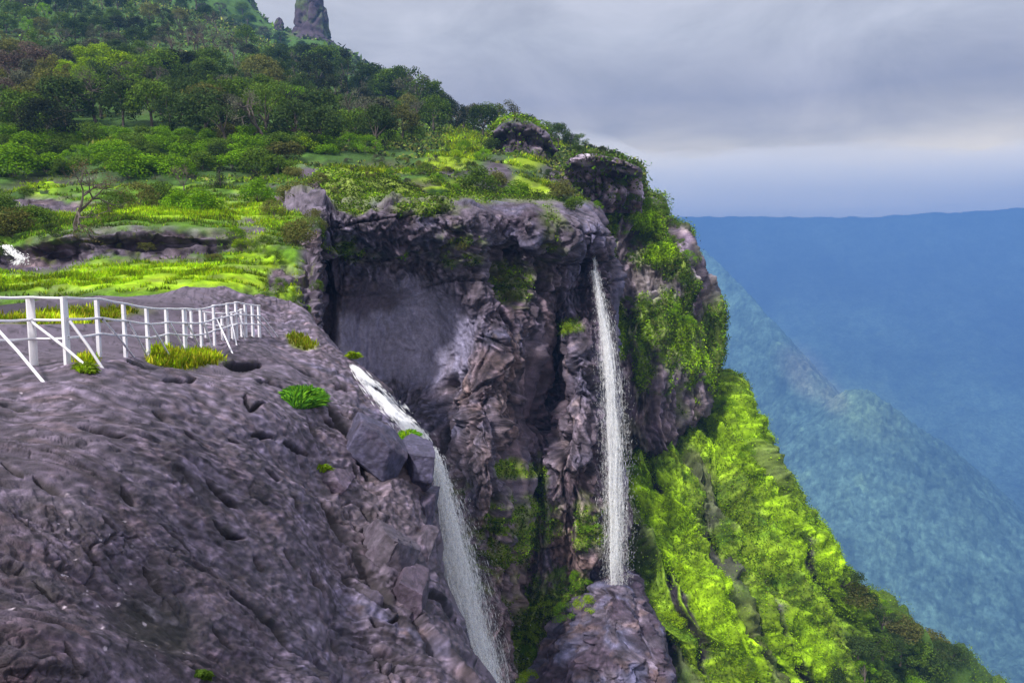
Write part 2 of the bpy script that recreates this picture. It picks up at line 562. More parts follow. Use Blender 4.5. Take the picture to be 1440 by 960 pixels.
# ================================================================== foreground slab
rows = [
 [(-900,440,22),(-150,432,25),(0,428,27),(150,414,29),(280,404,31),(380,420,33.5),(442,452,36),(428,475,43)],
 [(-900,500,12),(-150,470,17),(0,462,19),(150,450,23),(280,446,27),(380,450,31),(460,482,34),(445,520,46)],
 [(-900,560,9),(-150,525,11.6),(0,519,13),(150,504,15.8),(280,492,21.6),(380,474,27.6),(508,526,33.5),(490,580,45)],
 [(-900,650,6.8),(-150,600,8.5),(0,590,10),(150,580,11.5),(300,570,15.5),(440,560,22.5),(572,596,32),(550,650,44)],
 [(-900,770,5),(-150,700,6.3),(0,690,7.6),(150,680,9.2),(300,670,12.5),(450,662,18.5),(606,675,28.5),(580,740,42)],
 [(-900,900,4),(-150,810,5),(0,805,6),(150,800,7.3),(303,795,10),(462,790,15),(624,790,25),(600,850,41)],
 [(-900,1050,3.3),(-150,960,4.0),(0,960,4.7),(160,960,5.8),(325,955,8),(492,940,12),(658,905,22),(630,970,40)],
 [(-900,1300,2.7),(-150,1180,3.2),(0,1180,3.6),(170,1180,4.5),(345,1170,6.2),(530,1130,9.6),(730,1010,19),(700,1080,38)],
 [(-900,1700,2.3),(-150,1600,2.6),(0,1600,2.8),(180,1600,3.3),(380,1560,4.6),(590,1480,7.5),(850,1220,16),(820,1350,37)],
]
slab = Patch(rows, step=1.45, bumps=[
    (250, 840, 120, 70, 35, 0.30), (60, 930, 120, 60, 20, -0.35), (330, 880, 60, 40, 40, -0.25), (130, 700, 140, 60, 20, -0.25),
    (240, 505, 55, 7, 2, 0.5), (340, 513, 40, 6, 0, 0.6), (60, 437, 120, 6, 0, 1.0), (90, 470, 60, 4, -3, 0.5), (500, 880, 110, 26, 62, 0.45), (300, 480, 40, 10, 0, 0.5)])
SN = slab.smooth_normals(25)
base_px, base_py = slab.px.copy(), slab.py.copy()
P = slab.P
D = pt(350, 705, 13.9) - pt(270, 640, 13.4); D /= np.linalg.norm(D)
nav = np.array([0.35, -0.6, 0.7]); nav -= D * (nav @ D); nav /= np.linalg.norm(nav)
Bv = np.cross(nav, D)
q = np.stack([P @ D, P @ Bv, P @ nav], 1)
wsc = np.clip(slab.d / 14.0, 0.35, 2.0)          # nothing finer than the eye could see is needed far away
wp = np.stack([noise(q * 0.35 + 3), noise(q * 0.35 + 40), noise(q * 0.35 + 80)], 1)
e_ = pt(450, 700, 18.0) - pt(300, 700, 12.6); e_ = e_ / np.linalg.norm(e_); e_ = np.array([e_ @ D, e_ @ Bv, e_ @ nav])
qs = q - 0.6 * (q @ e_)[:, None] * e_[None]        # the rock's grain: features drawn out down the dip
qq = qs + wp * 0.9
h = 0.34 * fbm(qq * np.array([0.20, 0.42, 0.42]), 3)
# overlapping shelves: slow rise, sharp drop, running along D
def shelf(k, amp, keep, seed, wob=0.9):
    s = qq[:, 1] * k + wob * noise(qq * np.array([0.35, 0.8, 0.8]) * k * 0.6 + seed) * 1.6 + 0.35 * noise(q * k * 1.7 + seed)
    f = s - np.floor(s)
    rise = f * (1 - sm(0.86, 1.0, f))
    cell = np.stack([qq[:, 0] * k * 0.28 + seed, np.floor(s) * 7.31 + 0.5, np.zeros(len(f)) + seed], 1)
    mask = sm(keep, keep + 0.35, noise(cell * np.array([1, 1, 1])) + 0.25 * noise(q * k * 0.8 + seed + 9))
    mask = mask * (1 - sm(0.05, 0.16, spacing(q * np.array([0.3, 1, 0.3])) * k))
    return amp * rise * mask, mask * sm(0.84, 0.9, f) * (1 - sm(0.965, 1.0, f))
edge = sm(440, 560, base_px + 0.25 * (base_py - 600)) * sm(450, 560, base_py)
graze = sm(0.12, 0.45, np.einsum('ij,ij->i', SN, unit_(-P)))
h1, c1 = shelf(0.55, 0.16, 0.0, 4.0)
h += h1 * graze
# thin plates that have split off, their broken rims facing every way
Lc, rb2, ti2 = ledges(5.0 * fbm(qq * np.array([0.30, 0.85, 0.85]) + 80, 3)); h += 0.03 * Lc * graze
scale_rim = np.zeros(len(h)); ti3 = np.zeros(len(h))
for k in (0.45, 0.9, 1.8, 3.6):
    Lk, rk_, tk = ledges(3.0 * fbm(qq * np.array([1.2, 3.3, 3.3]) * k + 31 * k, 3) + 0.35 * k * q[:, 1])
    wk = np.exp(-(np.log2(np.maximum(k * slab.d / 12.0, 1e-3)) / 0.8) ** 2) * graze
    h += wk * 0.045 / k * (Lk - 0.35 * k * q[:, 1])
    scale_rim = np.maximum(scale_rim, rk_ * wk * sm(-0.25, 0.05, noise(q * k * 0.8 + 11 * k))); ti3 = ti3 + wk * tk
# lens-shaped notches
notch = np.zeros(len(h))
for k, amp, th in ((1.5, 0.10, 0.80), (3.0, 0.07, 0.66), (6.0, 0.04, 0.62)):
    f1, f2, r, v = worley(qq * np.array([0.20, 1.0, 1.0]) * k + 13.7)
    on = sm(th - 0.22, th - 0.1, r[:, 3])
    nn = on * (1 - sm(0.10, 0.22, f1)) * (1 - sm(0.08, 0.2, spacing(q * np.array([0.3, 1, 1])) * k))
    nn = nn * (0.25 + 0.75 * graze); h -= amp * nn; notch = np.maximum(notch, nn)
CR = [([(292,670),(318,690),(342,710)],3.2,1), ([(175,679),(200,702)],2.6,1), ([(304,727),(329,750),(350,754)],2.8,1), ([(317,829),(358,852),(392,881),(421,922)],3.4,1), ([(208,793),(233,831)],2.6,.9),
 ([(112,602),(145,606),(179,616)],2.4,.9), ([(46,668),(100,689)],2.6,.9), ([(2,650),(33,668)],2.4,.9), ([(237,727),(267,760),(308,810)],2.4,.8), ([(400,620),(433,639)],2.0,.9), ([(433,585),(440,600),(450,622)],2.0,.9), ([(358,606),(387,614)],2.2,1),
 ([(217,572),(250,589)],2.0,.8), ([(446,681),(483,731),(512,781),(558,835),(572,852)],5.5,1), ([(458,568),(492,602),(517,643),(542,668)],3.4,1), ([(479,885),(492,910)],3,1), ([(528,857),(542,868)],2,1), ([(554,862),(570,856)],2,1), ([(83,914),(108,960)],3,.9),
 ([(250,922),(300,960)],3,.9), ([(54,806),(100,852)],3.4,.9), ([(178,514),(215,517),(248,516)],4,1), ([(317,512),(345,514),(368,512)],4,1), ([(230,537),(273,538)],2,.9), ([(340,560),(352,576),(372,570)],2,.9), ([(260,600),(300,622)],1.8,.8), ([(460,587),(480,597)],2,.9),
 ([(0,567),(47,573)],2.2,.8), ([(520,700),(532,716)],2,.9), ([(560,740),(574,760),(588,790)],2.4,.9), ([(498,640),(512,656)],1.8,.8), ([(590,850),(606,880),(630,915)],2.6,.9), ([(540,900),(556,935)],2.6,.9), ([(410,700),(424,722)],1.8,.8), ([(370,660),(392,676)],1.8,.8),
 ([(150,720),(176,742)],2.4,.8), ([(120,760),(150,790)],2.6,.8), ([(20,720),(60,742)],2.4,.8), ([(330,610),(346,618)],1.6,.8), ([(400,770),(420,800)],2.2,.8), ([(440,800),(462,840)],2.2,.8), ([(360,780),(376,800)],2,.8), ([(300,880),(330,905)],2.6,.8), ([(470,540),(500,548)],1.8,.8), ([(420,520),(452,526)],1.6,.8), ([(360,535),(400,545)],1.6,.8)]
wob_x = base_px + 2.5 * noise(q * 2.2 + 300); wob_y = base_py + 2.5 * noise(q * 2.2 + 400)
CR = [(a_, w_ * 1.1, m_) for a_, w_, m_ in CR]
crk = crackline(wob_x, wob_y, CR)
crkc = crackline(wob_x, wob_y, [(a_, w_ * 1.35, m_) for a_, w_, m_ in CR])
h -= crk * np.clip(slab.d * 0.018, 0.06, 0.4)
win = lambda k: np.exp(-(np.log2(np.maximum(k * slab.d / 17.0, 1e-3)) / 0.8) ** 2)
thin = np.zeros(len(h))
for k in (0.5, 1.0, 2.0, 4.0):
    gg, f1, rr, vv = grooves((qq + 0.35 / k * np.stack([noise(q * k * 2), noise(q * k * 2 + 9), 0 * h], 1)) * np.array([0.42, 1.0, 1.0]) + k * 7, k, 0.055)
    msk = graze * sm(-0.12, 0.10, noise(q * k * 0.55 + 50 * k)) * win(k)
    thin = np.maximum(thin, gg * msk)
    h += graze * win(k) * ((rr[:, 0] - 0.5) * 0.07 / k + np.einsum('ij,ij->i', vv, rr[:, 1:4] - 0.5) * 0.12 / k) - gg * msk * 0.12 / k
# blocky cracks, more of them toward the outer edge
g, f1, r, v = grooves(qq * np.array([0.5, 1.0, 1.0]), 0.75, 0.10)
h += 0.8 * edge * ((r[:, 0] - 0.5) * 0.55 + np.einsum('ij,ij->i', v, r[:, 1:4] - 0.5) * 0.55 - g * 0.12)
g2, f1, r2, v2 = grooves(qq * np.array([0.6, 1.0, 1.0]) + 31, 2.0, 0.10)
h += (0.10 + 0.75 * edge) * ((r2[:, 0] - 0.5) * 0.10 + np.einsum('ij,ij->i', v2, r2[:, 1:4] - 0.5) * 0.12 - g2 * 0.03)
fine = fbm(q * np.array([1.6, 3.6, 3.6]), 7, 0.66, ridged=True)
h += 0.008 * graze * fine + 0.008 * np.clip(slab.d / 10, .4, 2.5) * grit(qs * 9, 5, 1.0)
s_ = np.clip(slab.d / 13.0, 0.45, 2.2)
fleck = sm(0.18, 0.42, fbm(qq * np.array([1.4, 5.5, 5.5]), 6, 0.7)) * 0.7 + sm(0.2, 0.45, fbm(qq * np.array([4, 9, 9]) + 77, 4, 0.7)) * 0.5
slab.displace(h, SN)
t = fbm(q * np.array([0.25, 0.6, 0.6]) + 5, 5); t2 = fbm(q * np.array([1.2, 2.8, 2.8]) + 50, 4)
col = np.tile(LAV, (len(h), 1))
col = mixc(col, BRN * 1.05, sm(-0.1, 0.5, t2) * 0.55)
col = mixc(col, LAVD, sm(0.02, 0.45, t) * 0.7)
col = mixc(col, BLU * 1.1, sm(0.15, 0.5, -t) * 0.6 * sm(250, 520, base_px))
w = 0.35 * t2
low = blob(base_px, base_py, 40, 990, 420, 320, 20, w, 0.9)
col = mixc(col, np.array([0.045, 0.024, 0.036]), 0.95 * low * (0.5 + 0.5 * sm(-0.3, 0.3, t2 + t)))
moss = blob(base_px, base_py, 225, 880, 60, 40, 25, w, 0.5)
col = mixc(col, np.array([0.030, 0.028, 0.018]), 0.8 * moss)
col = mixc(col, np.array([0.24, 0.15, 0.13]), 0.6 * sm(0.25, 0.5, fbm(q * 1.6 + 90, 4)) * sm(380, 560, base_px))
col = mixc(col, PINK * 0.7, 0.4 * blob(base_px, base_py, 560, 700, 70, 110, 60, w, 0.7))
col = mixc(col, np.array([0.045, 0.028, 0.045]), np.clip(fleck, 0, 1) * 0.6)
col = mixc(col, np.array([0.30, 0.26, 0.32]), 0.35 * sm(0.15, 0.4, -fbm(qq * np.array([2, 6, 6]) + 177, 5, 0.7)))
G = grit(qs * 6.5 + 5, 7, 1.0)
col = col * 0.60 * np.array([0.97, 0.94, 0.98]) * np.exp(0.50 * G + 0.30 * ti2 + 0.35 * ti3)[:, None]
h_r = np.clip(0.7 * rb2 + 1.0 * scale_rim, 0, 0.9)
col = mixc(col, DARK, h_r)  # shade on the plate risers put into the colour
glint = sm(1.6, 2.1, grit(qs * 16 + 40, 3, 1.0)) * sm(-0.1, 0.3, noise(q * 0.8 + 90)) * (0.3 + 0.7 * sm(330, 120, base_px))
col = mixc(col, np.array([0.62, 0.52, 0.60]), 0.9 * glint)  # wet glints painted as pale specks
col = mixc(col, LAVD * 0.5, 0.9 * blob(base_px, base_py, 80, 438, 150, 13, 0, 0.4 * t2, 0.4))
col = mixc(col, DARK, np.clip(0.95 * notch + 1.7 * crkc + 1.1 * thin + 0.8 * c1, 0, 0.9))  # dark cracks; shade inside notches and under shelf lips painted in
grassy = np.maximum.reduce([blob(base_px, base_py, 270, 502, 42, 9, 2, w, 0.4), blob(base_px, base_py, 228, 496, 16, 9, 0, w, 0.4),
                            blob(base_px, base_py, 120, 518, 14, 5, 0, w, 0.4), blob(base_px, base_py, 426, 478, 20, 7, 12, w, 0.4),
                            blob(base_px, base_py, 90, 447, 90, 4, -3, w, 0.6)])
col = mixc(col, YEL, grassy * 0.85)
wet = 0.15 + 0.6 * sm(-0.1, 0.35, fbm(q * 0.9 + 200, 4)) * (0.5 + 0.5 * low)
wet = np.clip(wet * (1 - grassy), 0, 1)
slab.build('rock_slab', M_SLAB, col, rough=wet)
slab.grass = grassy; slab.px0, slab.py0 = base_px, base_py

# ================================================================== terrace left of the gorge
rows = [
 [(-900,480,23),(-150,480,26),(0,480,28),(130,475,30),(260,470,31.5),(370,470,34.5),(440,480,37),(458,500,38.5),(450,520,50)],
 [(-900,424,25),(-150,420,29),(0,416,30.5),(130,410,31.5),(260,400,33),(370,404,35),(432,424,37.5),(456,455,39),(449,470,51)],
 [(-900,380,30),(-150,378,36),(0,378,38),(130,366,40),(260,362,41.5),(370,364,42),(430,384,40.5),(456,405,41),(449,420,53)],
 [(-900,345,31),(-150,345,37.5),(0,345,40),(130,322,41.5),(260,316,43),(370,334,43.5),(430,352,42.5),(455,365,43),(448,380,55)],
 [(-900,310,42),(-150,310,48),(0,305,50),(130,298,53),(260,288,55),(370,305,52),(430,325,48),(453,335,48),(447,350,57)],
 [(-900,262,56),(-150,262,60),(0,262,62),(130,258,64),(260,252,66),(370,262,64),(430,275,58),(455,285,57),(450,300,62)],
 [(-900,225,72),(-150,222,74),(0,222,75),(130,222,76),(260,222,78),(370,225,76),(430,232,72),(458,242,68),(460,262,74)],
]
terr = Patch(rows, step=1.3, bumps=[(50, 357, 70, 16, 0, 2.0), (15, 350, 22, 22, 0, 1.2), (190, 340, 120, 10, 0, 0.8)])
TN = terr.smooth_normals(16)
bx, by = terr.px.copy(), terr.py.copy(); P = terr.P
qw = P + 0.8 * np.stack([noise(P * 0.3), noise(P * 0.3 + 30), noise(P * 0.3 + 60)], 1)
n4 = fbm(P * 0.35 + 7, 5); n5 = fbm(P * 1.3 + 17, 4)
rock = np.maximum.reduce([
    blob(bx, by, 205, 340, 125, 22, 0, 0.3 * n5, 0.3), blob(bx, by, 60, 362, 85, 20, -6, 0.3 * n5, 0.3),
    blob(bx, by, 350, 318, 25, 12, 20, 0.4 * n5, 0.4) * 0.8, blob(bx, by, 445, 400, 26, 90, 0, 0.3 * n5, 0.4), blob(bx, by, 120, 218, 40, 16, 20, 0.3 * n5, 0.3),
    blob(bx, by, 60, 285, 60, 9, 8, 0.3 * n5, 0.3), blob(bx, by, 440, 260, 26, 34, 0, 0.3 * n5, 0.4), blob(bx, by, 395, 390, 16, 20, 50, 0.4 * n5, 0.4), sm(425, 436, by + 8 * n5),
    blob(bx, by, 405, 280, 22, 14, 30, 0.4 * n5, 0.5)])
steep = 1 - sm(0.35, 0.62, TN[:, 2])
rock = np.clip(rock + 0.5 * steep * sm(-0.1, 0.3, n4), 0, 1)
lay = P[:, 2] * 2.0 + 0.8 * n4 * 2
fr = lay - np.floor(lay)
h = rock * (0.35 * (fr * (1 - sm(0.85, 1, fr))) + 0.25 * fbm(P * np.array([0.7, 0.7, 2.2]), 5, 0.6, ridged=True))
g, f1, r, v = grooves(qw * np.array([1, 1, 2.0]), 0.6, 0.12)
h += rock * ((r[:, 0] - 0.5) * 0.4 - 0.15 * g)
h += (1 - rock) * (0.25 * fbm(P * 0.5 + 3, 4) + 0.12 * fbm(P * 1.8, 4))
terr.displace(h, TN)
col = np.tile(LIME * 1.15, (len(h), 1))
col = mixc(col, YEL * 1.1, sm(-0.1, 0.4, n5) * 0.6)
bright = np.maximum.reduce([blob(bx, by, 25, 248, 55, 26, 10, 0.3 * n5, 0.4), blob(bx, by, 260, 300, 150, 9, 1, 0.4 * n5, 0.5), blob(bx, by, 370, 280, 36, 26, 40, 0.4 * n5, 0.4), blob(bx, by, 340, 300, 60, 14, 10, 0.4 * n5, 0.4), blob(bx, by, 400, 392, 44, 22, 40, 0.3 * n5, 0.4),
    blob(bx, by, 230, 388, 210, 20, 2, 0.5 * n5, 0.5), blob(bx, by, 60, 398, 120, 12, 0, 0.4 * n5, 0.4), blob(bx, by, 350, 340, 30, 26, 0, 0.5 * n5, 0.5), blob(bx, by, 100, 300, 20, 8, 0, 0.4 * n5, 0.4), blob(bx, by, 330, 235, 60, 6, 0, .4 * n5, .4), 0.5 * blob(bx, by, 210, 250, 120, 12, 0, 0.5 * n5, 0.5)])
col = mixc(col, MID * 0.9, 1 - 0.95 * bright)
col = mixc(col, MID, sm(0.05, 0.35, n4) * 0.6)
col = mixc(col, OLV, sm(0.1, 0.35, fbm(P * 0.9 + 70, 4)) * 0.6)
rc = np.tile(LAV * 0.75, (len(h), 1)); rc = mixc(rc, LAVD, sm(-0.1, 0.3, n5) * 0.9); rc = mixc(rc, BRN, sm(0, 0.4, n4) * 0.5)
rc = rc * 0.75 * np.exp(0.5 * grit(P * np.array([1.4, 1.4, 5.0]) + 3, 6, 0.95))[:, None]; col = col * np.exp(0.3 * grit(P * 0.9 + 3, 6, 0.9))[:, None]; rc = mixc(rc, DARK, 0.8 * g); rc = mixc(rc, OLV * 0.8, 0.6 * sm(0.1, 0.35, fbm(P * 2.2 + 9, 4)))
col = col * (1 - rock)[:, None] + rc * rock[:, None]
terr.grass = (1 - rock); terr.bright = bright; terr.px0, terr.py0 = bx, by
terr.build('terrace', M_TERR, col, rough=0.4 * rock)

# ================================================================== wooded hill
rows = [
 [(-900,330,56),(-150,310,56),(0,300,57),(150,290,60),(300,285,61),(410,290,60),(470,292,65),(520,290,66),(620,290,68),(690,300,71),(740,305,73),(800,310,75),(850,325,92),(885,360,101),(880,380,120)],
 [(-900,275,60),(-150,262,60),(0,258,61),(150,252,64),(300,250,66),(410,262,63),(470,262,65.5),(520,260,66),(620,260,69),(690,268,72),(740,274,74),(800,276,76),(850,288,93),(895,310,101),(888,340,122)],
 [(-900,235,70),(-150,225,70),(0,222,72),(150,220,74),(300,220,76),(410,232,74),(470,236,74),(520,238,75),(620,234,78),(690,234,82),(740,238,84),(800,246,89),(850,262,96),(902,285,104),(892,310,130)],
 [(-900,190,86),(-150,180,86),(0,178,86),(150,180,86),(300,184,86),(410,200,86),(470,208,87),(520,212,88),(620,214,92),(690,212,96),(740,212,99),(800,222,104),(850,236,108),(900,262,115),(890,290,140)],
 [(-900,120,118),(-150,112,118),(0,112,118),(150,118,118),(300,125,120),(410,140,122),(470,155,122),(520,165,120),(620,178,118),(690,186,118),(740,194,118),(800,205,119),(850,219,120),(890,240,128),(880,262,152)],
 [(-900,50,168),(-150,52,168),(0,56,168),(150,62,170),(300,72,172),(410,98,168),(470,118,162),(520,130,155),(620,158,140),(690,176,133),(740,185,129),(800,199,126),(846,214,126),(878,234,134),(868,256,158)],
 [(-900,-40,250),(-150,-30,255),(0,-15,255),(150,-5,258),(300,28,255),(410,72,235),(470,98,205),(520,115,186),(620,152,157),(690,174,143),(740,184,137),(800,198,132),(842,213,131),(868,230,138),(858,252,165)],
 [(-900,-60,380),(-150,-40,380),(0,-10,380),(150,5,380),(300,45,350),(410,90,320),(470,118,290),(520,140,250),(620,175,210),(690,195,180),(740,200,175),(800,214,170),(835,232,168),(855,250,170),(848,270,190)],
]
for r_i in (4, 5, 6, 7):
    rows[r_i] = [(x_, y_ + (14 if r_i == 4 else 20) * min(1, max(0, (x_ - 280) / 200)) * min(1, max(0.35, (900 - x_) / 250)), d_) for x_, y_, d_ in rows[r_i]]
hill = Patch(rows, step=2.0)
HN = hill.smooth_normals(10)
bx, by = hill.px.copy(), hill.py.copy(); P = hill.P
n4 = fbm(P * 0.12 + 7, 5); n5 = fbm(P * 0.6 + 17, 4)
lime = np.maximum.reduce([
    blob(bx, by, 530, 242, 80, 4.5, 1, 0.5 * n5, 0.3), blob(bx, by, 560, 263, 110, 5, 1, 0.5 * n5, 0.3), blob(bx, by, 500, 254, 50, 3, 0, 0.5 * n5, 0.3), 0.45 * blob(bx, by, 655, 205, 30, 20, 35, 0.6 * n5, 0.5), blob(bx, by, 760, 268, 28, 16, 0, 0.4 * n5, 0.4),
    blob(bx, by, 722, 262, 30, 12, 0, 0.4 * n5, 0.4), blob(bx, by, 735, 232, 30, 6, 0, 0.3 * n5, 0.4), blob(bx, by, 660, 270, 28, 14, 20, 0.4 * n5, 0.4), blob(bx, by, 785, 204, 16, 5, 0, 0.3 * n5, 0.4), blob(bx, by, 630, 230, 34, 8, 0, 0.3 * n5, 0.4),
    blob(bx, by, 155, 196, 42, 8, 0, 0.3 * n5, 0.4)])
rock = np.maximum.reduce([0.7 * sm(-0.05, 0.25, n5) * sm(225, 235, by), blob(bx, by, 700, 250, 26, 22, 60, 0.5 * n5, 0.4), blob(bx, by, 800, 250, 40, 22, 20, 0.5 * n5, 0.5), blob(bx, by, 590, 240, 120, 3, 1, 0.3 * n5, 0.8),
                          blob(bx, by, 560, 262, 60, 3, 1, 0.3 * n5, 0.8)])
GH = grit(P * 0.8, 6, 0.9)
h = 0.5 * n4 * 2 + 0.35 * n5 + 0.05 * GH + rock * 0.6 * fbm(P * np.array([0.6, 0.6, 1.6]), 4, 0.6, ridged=True)
hill.displace(h, HN)
col = np.tile(DGR * 1.2, (len(h), 1)); col = mixc(col, MID * 0.7, sm(0, 0.4, n5) * 0.7); col = mixc(col, BRN * 0.5, sm(0.1, 0.4, n4) * 0.5)
col = mixc(col, YEL * 0.35 + LIME * 0.45, lime * (0.75 + 0.25 * sm(-.3, .2, n5)))
col = mixc(col, LAVD * 1.3, rock * 0.9)
col = col * np.exp(0.4 * GH)[:, None]
hill.grass = lime * (1 - rock); hill.px0, hill.py0 = bx, by
hill.build('hillside', M_TERR, col, rough=0 * h)

# ---- higher, farther hill
rows = [
 [(-900,120,300),(0,120,300),(150,120,300),(250,120,300),(300,120,300),(345,120,296),(390,120,290),(440,125,285),(500,150,270),(560,180,250),(600,200,240),(590,220,280)],
 [(-900,40,330),(0,40,330),(150,40,330),(250,45,330),(310,45,330),(345,58,328),(378,68,325),(425,82,315),(490,108,295),(545,140,270),(585,165,255),(575,190,300)],
 [(-900,-60,350),(0,-60,350),(150,-60,350),(250,-50,352),(312,-15,352),(352,28,350),(384,46,345),(420,52,340),(468,72,330),(525,112,300),(570,150,270),(562,180,320)],
 [(-900,-140,380),(0,-140,380),(150,-120,380),(250,-90,380),(325,-35,375),(352,12,370),(382,44,365),(420,50,362),(466,68,355),(520,110,330),(560,155,300),(552,185,340)],
 [(-900,-100,480),(0,-100,480),(150,-80,480),(250,-40,480),(325,0,470),(345,40,460),(375,70,450),(420,80,440),(460,95,420),(510,140,390),(550,180,350),(545,200,380)],
]
uh = Patch(rows, step=2.0)
P = uh.P; n4 = fbm(P * 0.03 + 7, 5); n5 = fbm(P * 0.2 + 17, 5)
uh.displace(2.0 * n4 + 1.0 * n5 + 1.5 * (worley(P * 0.25)[0] * -1), uh.smooth_normals(10))
col = np.tile(DGR * 1.4, (len(P), 1)); col = mixc(col, BRN * 0.55, sm(0, 0.4, n4) * 0.6); col = mixc(col, MID * 0.6, sm(0.1, 0.5, n5) * 0.6)
uh.build('upper_hill', M_TERR, col, rough=0 * n4)

# ================================================================== main cliff
rows = [
 [(400,262,66),(460,262,66),(540,258,68),(620,262,70),(690,272,72),(740,276,74),(790,276,77),(830,284,80),(850,300,84),(856,330,96)],
 [(400,282,57),(460,280,58.5),(540,273,60.5),(620,275,62.5),(690,285,64.5),(740,286,67),(790,288,70),(828,296,73),(846,315,77),(850,340,92)],
 [(400,380,56),(460,380,58),(540,380,60),(620,380,61.5),(690,380,62.5),(740,380,66),(790,380,68.5),(832,380,69),(852,385,74),(853,400,90)],
 [(400,480,56),(460,480,58.5),(540,480,60.8),(620,480,62.2),(690,480,61),(740,480,63),(790,480,67),(835,480,67.5),(862,482,72),(858,500,88)],
 [(400,560,58),(460,560,60),(540,560,62),(620,560,61.5),(690,560,59.5),(740,560,62),(790,560,66.5),(838,560,66.5),(866,560,71),(862,580,88)],
 [(400,640,60),(460,640,62),(540,640,62.5),(620,640,60),(690,640,58),(740,640,60.5),(790,640,65),(840,640,65.5),(868,640,70),(864,660,86)],
 [(400,720,62),(460,720,64),(540,720,63.5),(620,720,61),(690,720,58.2),(740,720,62),(790,720,65.5),(842,720,66.5),(872,720,71),(870,740,86)],
 [(400,800,64),(460,800,66),(540,800,65),(620,800,62.5),(690,800,61),(740,800,63.5),(790,800,66.5),(842,800,68),(876,800,72),(876,820,86)],
 [(400,880,66),(460,880,68),(540,880,66.5),(620,880,64.5),(690,880,63),(740,880,64.5),(790,880,67),(842,880,70),(880,880,74),(880,900,86)],
 [(400,1000,68),(460,1000,70),(540,1000,68),(620,1000,66),(690,1000,64.5),(740,1000,65),(790,1000,67),(842,1000,71),(880,1000,75),(880,1020,86)],
 [(400,1250,70),(460,1250,72),(540,1250,70),(620,1250,67),(690,1250,66),(740,1250,66),(790,1250,68),(842,1250,71),(880,1250,75),(880,1300,86)],
]
cl = Patch(rows, step=1.25, bumps=[
    (458, 470, 14, 150, 0, 2.5), (765, 560, 24, 120, 8, 4.5), (730, 640, 24, 70, -20, 2.2), (560, 530, 60, 60, 0, 1.5), (510, 640, 40, 60, 0, 2.0),
    (705, 330, 26, 80, 8, 2.2), (745, 330, 14, 60, 0, -1.3), (785, 370, 22, 60, 0, -1.0), (815, 380, 9, 80, 0, 1.4), (680, 640, 60, 60, 0, -1.6), (660, 720, 60, 30, -15, -0.8),
    (700, 800, 60, 50, 0, 2.2), (640, 400, 30, 60, 0, -0.8), (790, 760, 26, 60, 0, 1.2), (745, 800, 16, 120, 4, 3.5), (540, 460, 90, 50, 0, 1.3), (810, 600, 20, 90, 5, -1.6)])
CN = cl.smooth_normals(14)
bx, by = cl.px.copy(), cl.py.copy(); P = cl.P
wv = np.stack([noise(P * 0.18), noise(P * 0.18 + 30), noise(P * 0.18 + 60)], 1)
qw = P + 1.3 * wv + 0.35 * np.stack([noise(P * 0.9), noise(P * 0.9 + 30), noise(P * 0.9 + 60)], 1)
n4 = fbm(P * 0.14 + 7, 5); n5 = fbm(P * 0.7 + 17, 5)
# layered upper third, wall smooth in the middle left, ragged columns right and below
layered = 1 - sm(400, 440, by + 18 * n4); right = sm(630, 720, bx + 25 * n4)
smooth_w = blob(bx, by, 560, 470, 120, 75, 5, 0.35 * n5, 0.3) * (1 - right)
g1, f1, r1, v1 = grooves(qw * np.array([1, 1, 0.55]), 0.30, 0.07)
h = (r1[:, 0] - 0.5) * 1.7 + np.einsum('ij,ij->i', v1, r1[:, 1:4] - 0.5) * 1.1 - g1 * 0.35
g2, f1, r2, v2 = grooves(qw * np.array([1.3, 1.3, 0.42]) + 9, 0.75, 0.08)
h2 = (r2[:, 0] - 0.5) * 0.85 + np.einsum('ij,ij->i', v2, r2[:, 1:4] - 0.5) * 0.6 - g2 * 0.2
g3, f1, r3, v3 = grooves(qw * np.array([1.5, 1.5, 0.5]) + 19, 1.9, 0.10)
h3 = (r3[:, 0] - 0.5) * 0.36 + np.einsum('ij,ij->i', v3, r3[:, 1:4] - 0.5) * 0.3 - g3 * 0.10
vert = fbm(qw * np.array([0.9, 0.9, 0.16]) + 90, 6, 0.66, ridged=True)
h = h * (0.35 + 0.65 * np.maximum(right, sm(600, 700, by))) + h2 * (0.45 + 0.55 * right) + h3 * 0.8 + 0.45 * vert * (0.3 + 0.7 * np.maximum(right, sm(540, 640, by)))
s = P[:, 2] * 0.42 + 0.5 * noise(P * 0.12 + 5) + 0.10 * n5
f = s - np.floor(s); st = (sm(0.0, 0.18, f) - 0.5 * sm(0.4, 1.0, f)); lg = (1 - sm(0.0, 0.12, f)) 
s2 = P[:, 2] * 1.15 + 0.9 * noise(P * 0.25 + 8); f_ = s2 - np.floor(s2); lg2 = 1 - sm(0, 0.14, f_)
h += layered * (0.5 * st - 0.55 * lg - 0.22 * lg2) + (1 - layered) * (-0.12 * lg2)
h = h * (1 - 0.80 * smooth_w) + 0.14 * fbm(P * 1.6, 5, 0.65)
rough_z = 1 - 0.65 * smooth_w
GV = grit(qw * np.array([3.4, 3.4, 0.42]) + 3, 6, 0.9); GI = grit(P * np.array([1.8, 1.8, 2.4]) + 60, 6, 0.95)
La, ra, tia = ledges(8.0 * fbm(qw * np.array([0.30, 0.30, 0.10]) + 200, 4)); Lb, rb_, tib = ledges(7.0 * fbm(qw * np.array([0.9, 0.9, 0.32]) + 230, 4)); Lc, rc_, tic = ledges(6.0 * fbm(qw * np.array([2.2, 2.2, 0.8]) + 250, 3))
h = 0.55 * h + (0.40 * La + 0.11 * Lb + 0.04 * Lc) * (0.15 + 0.85 * (1 - smooth_w))
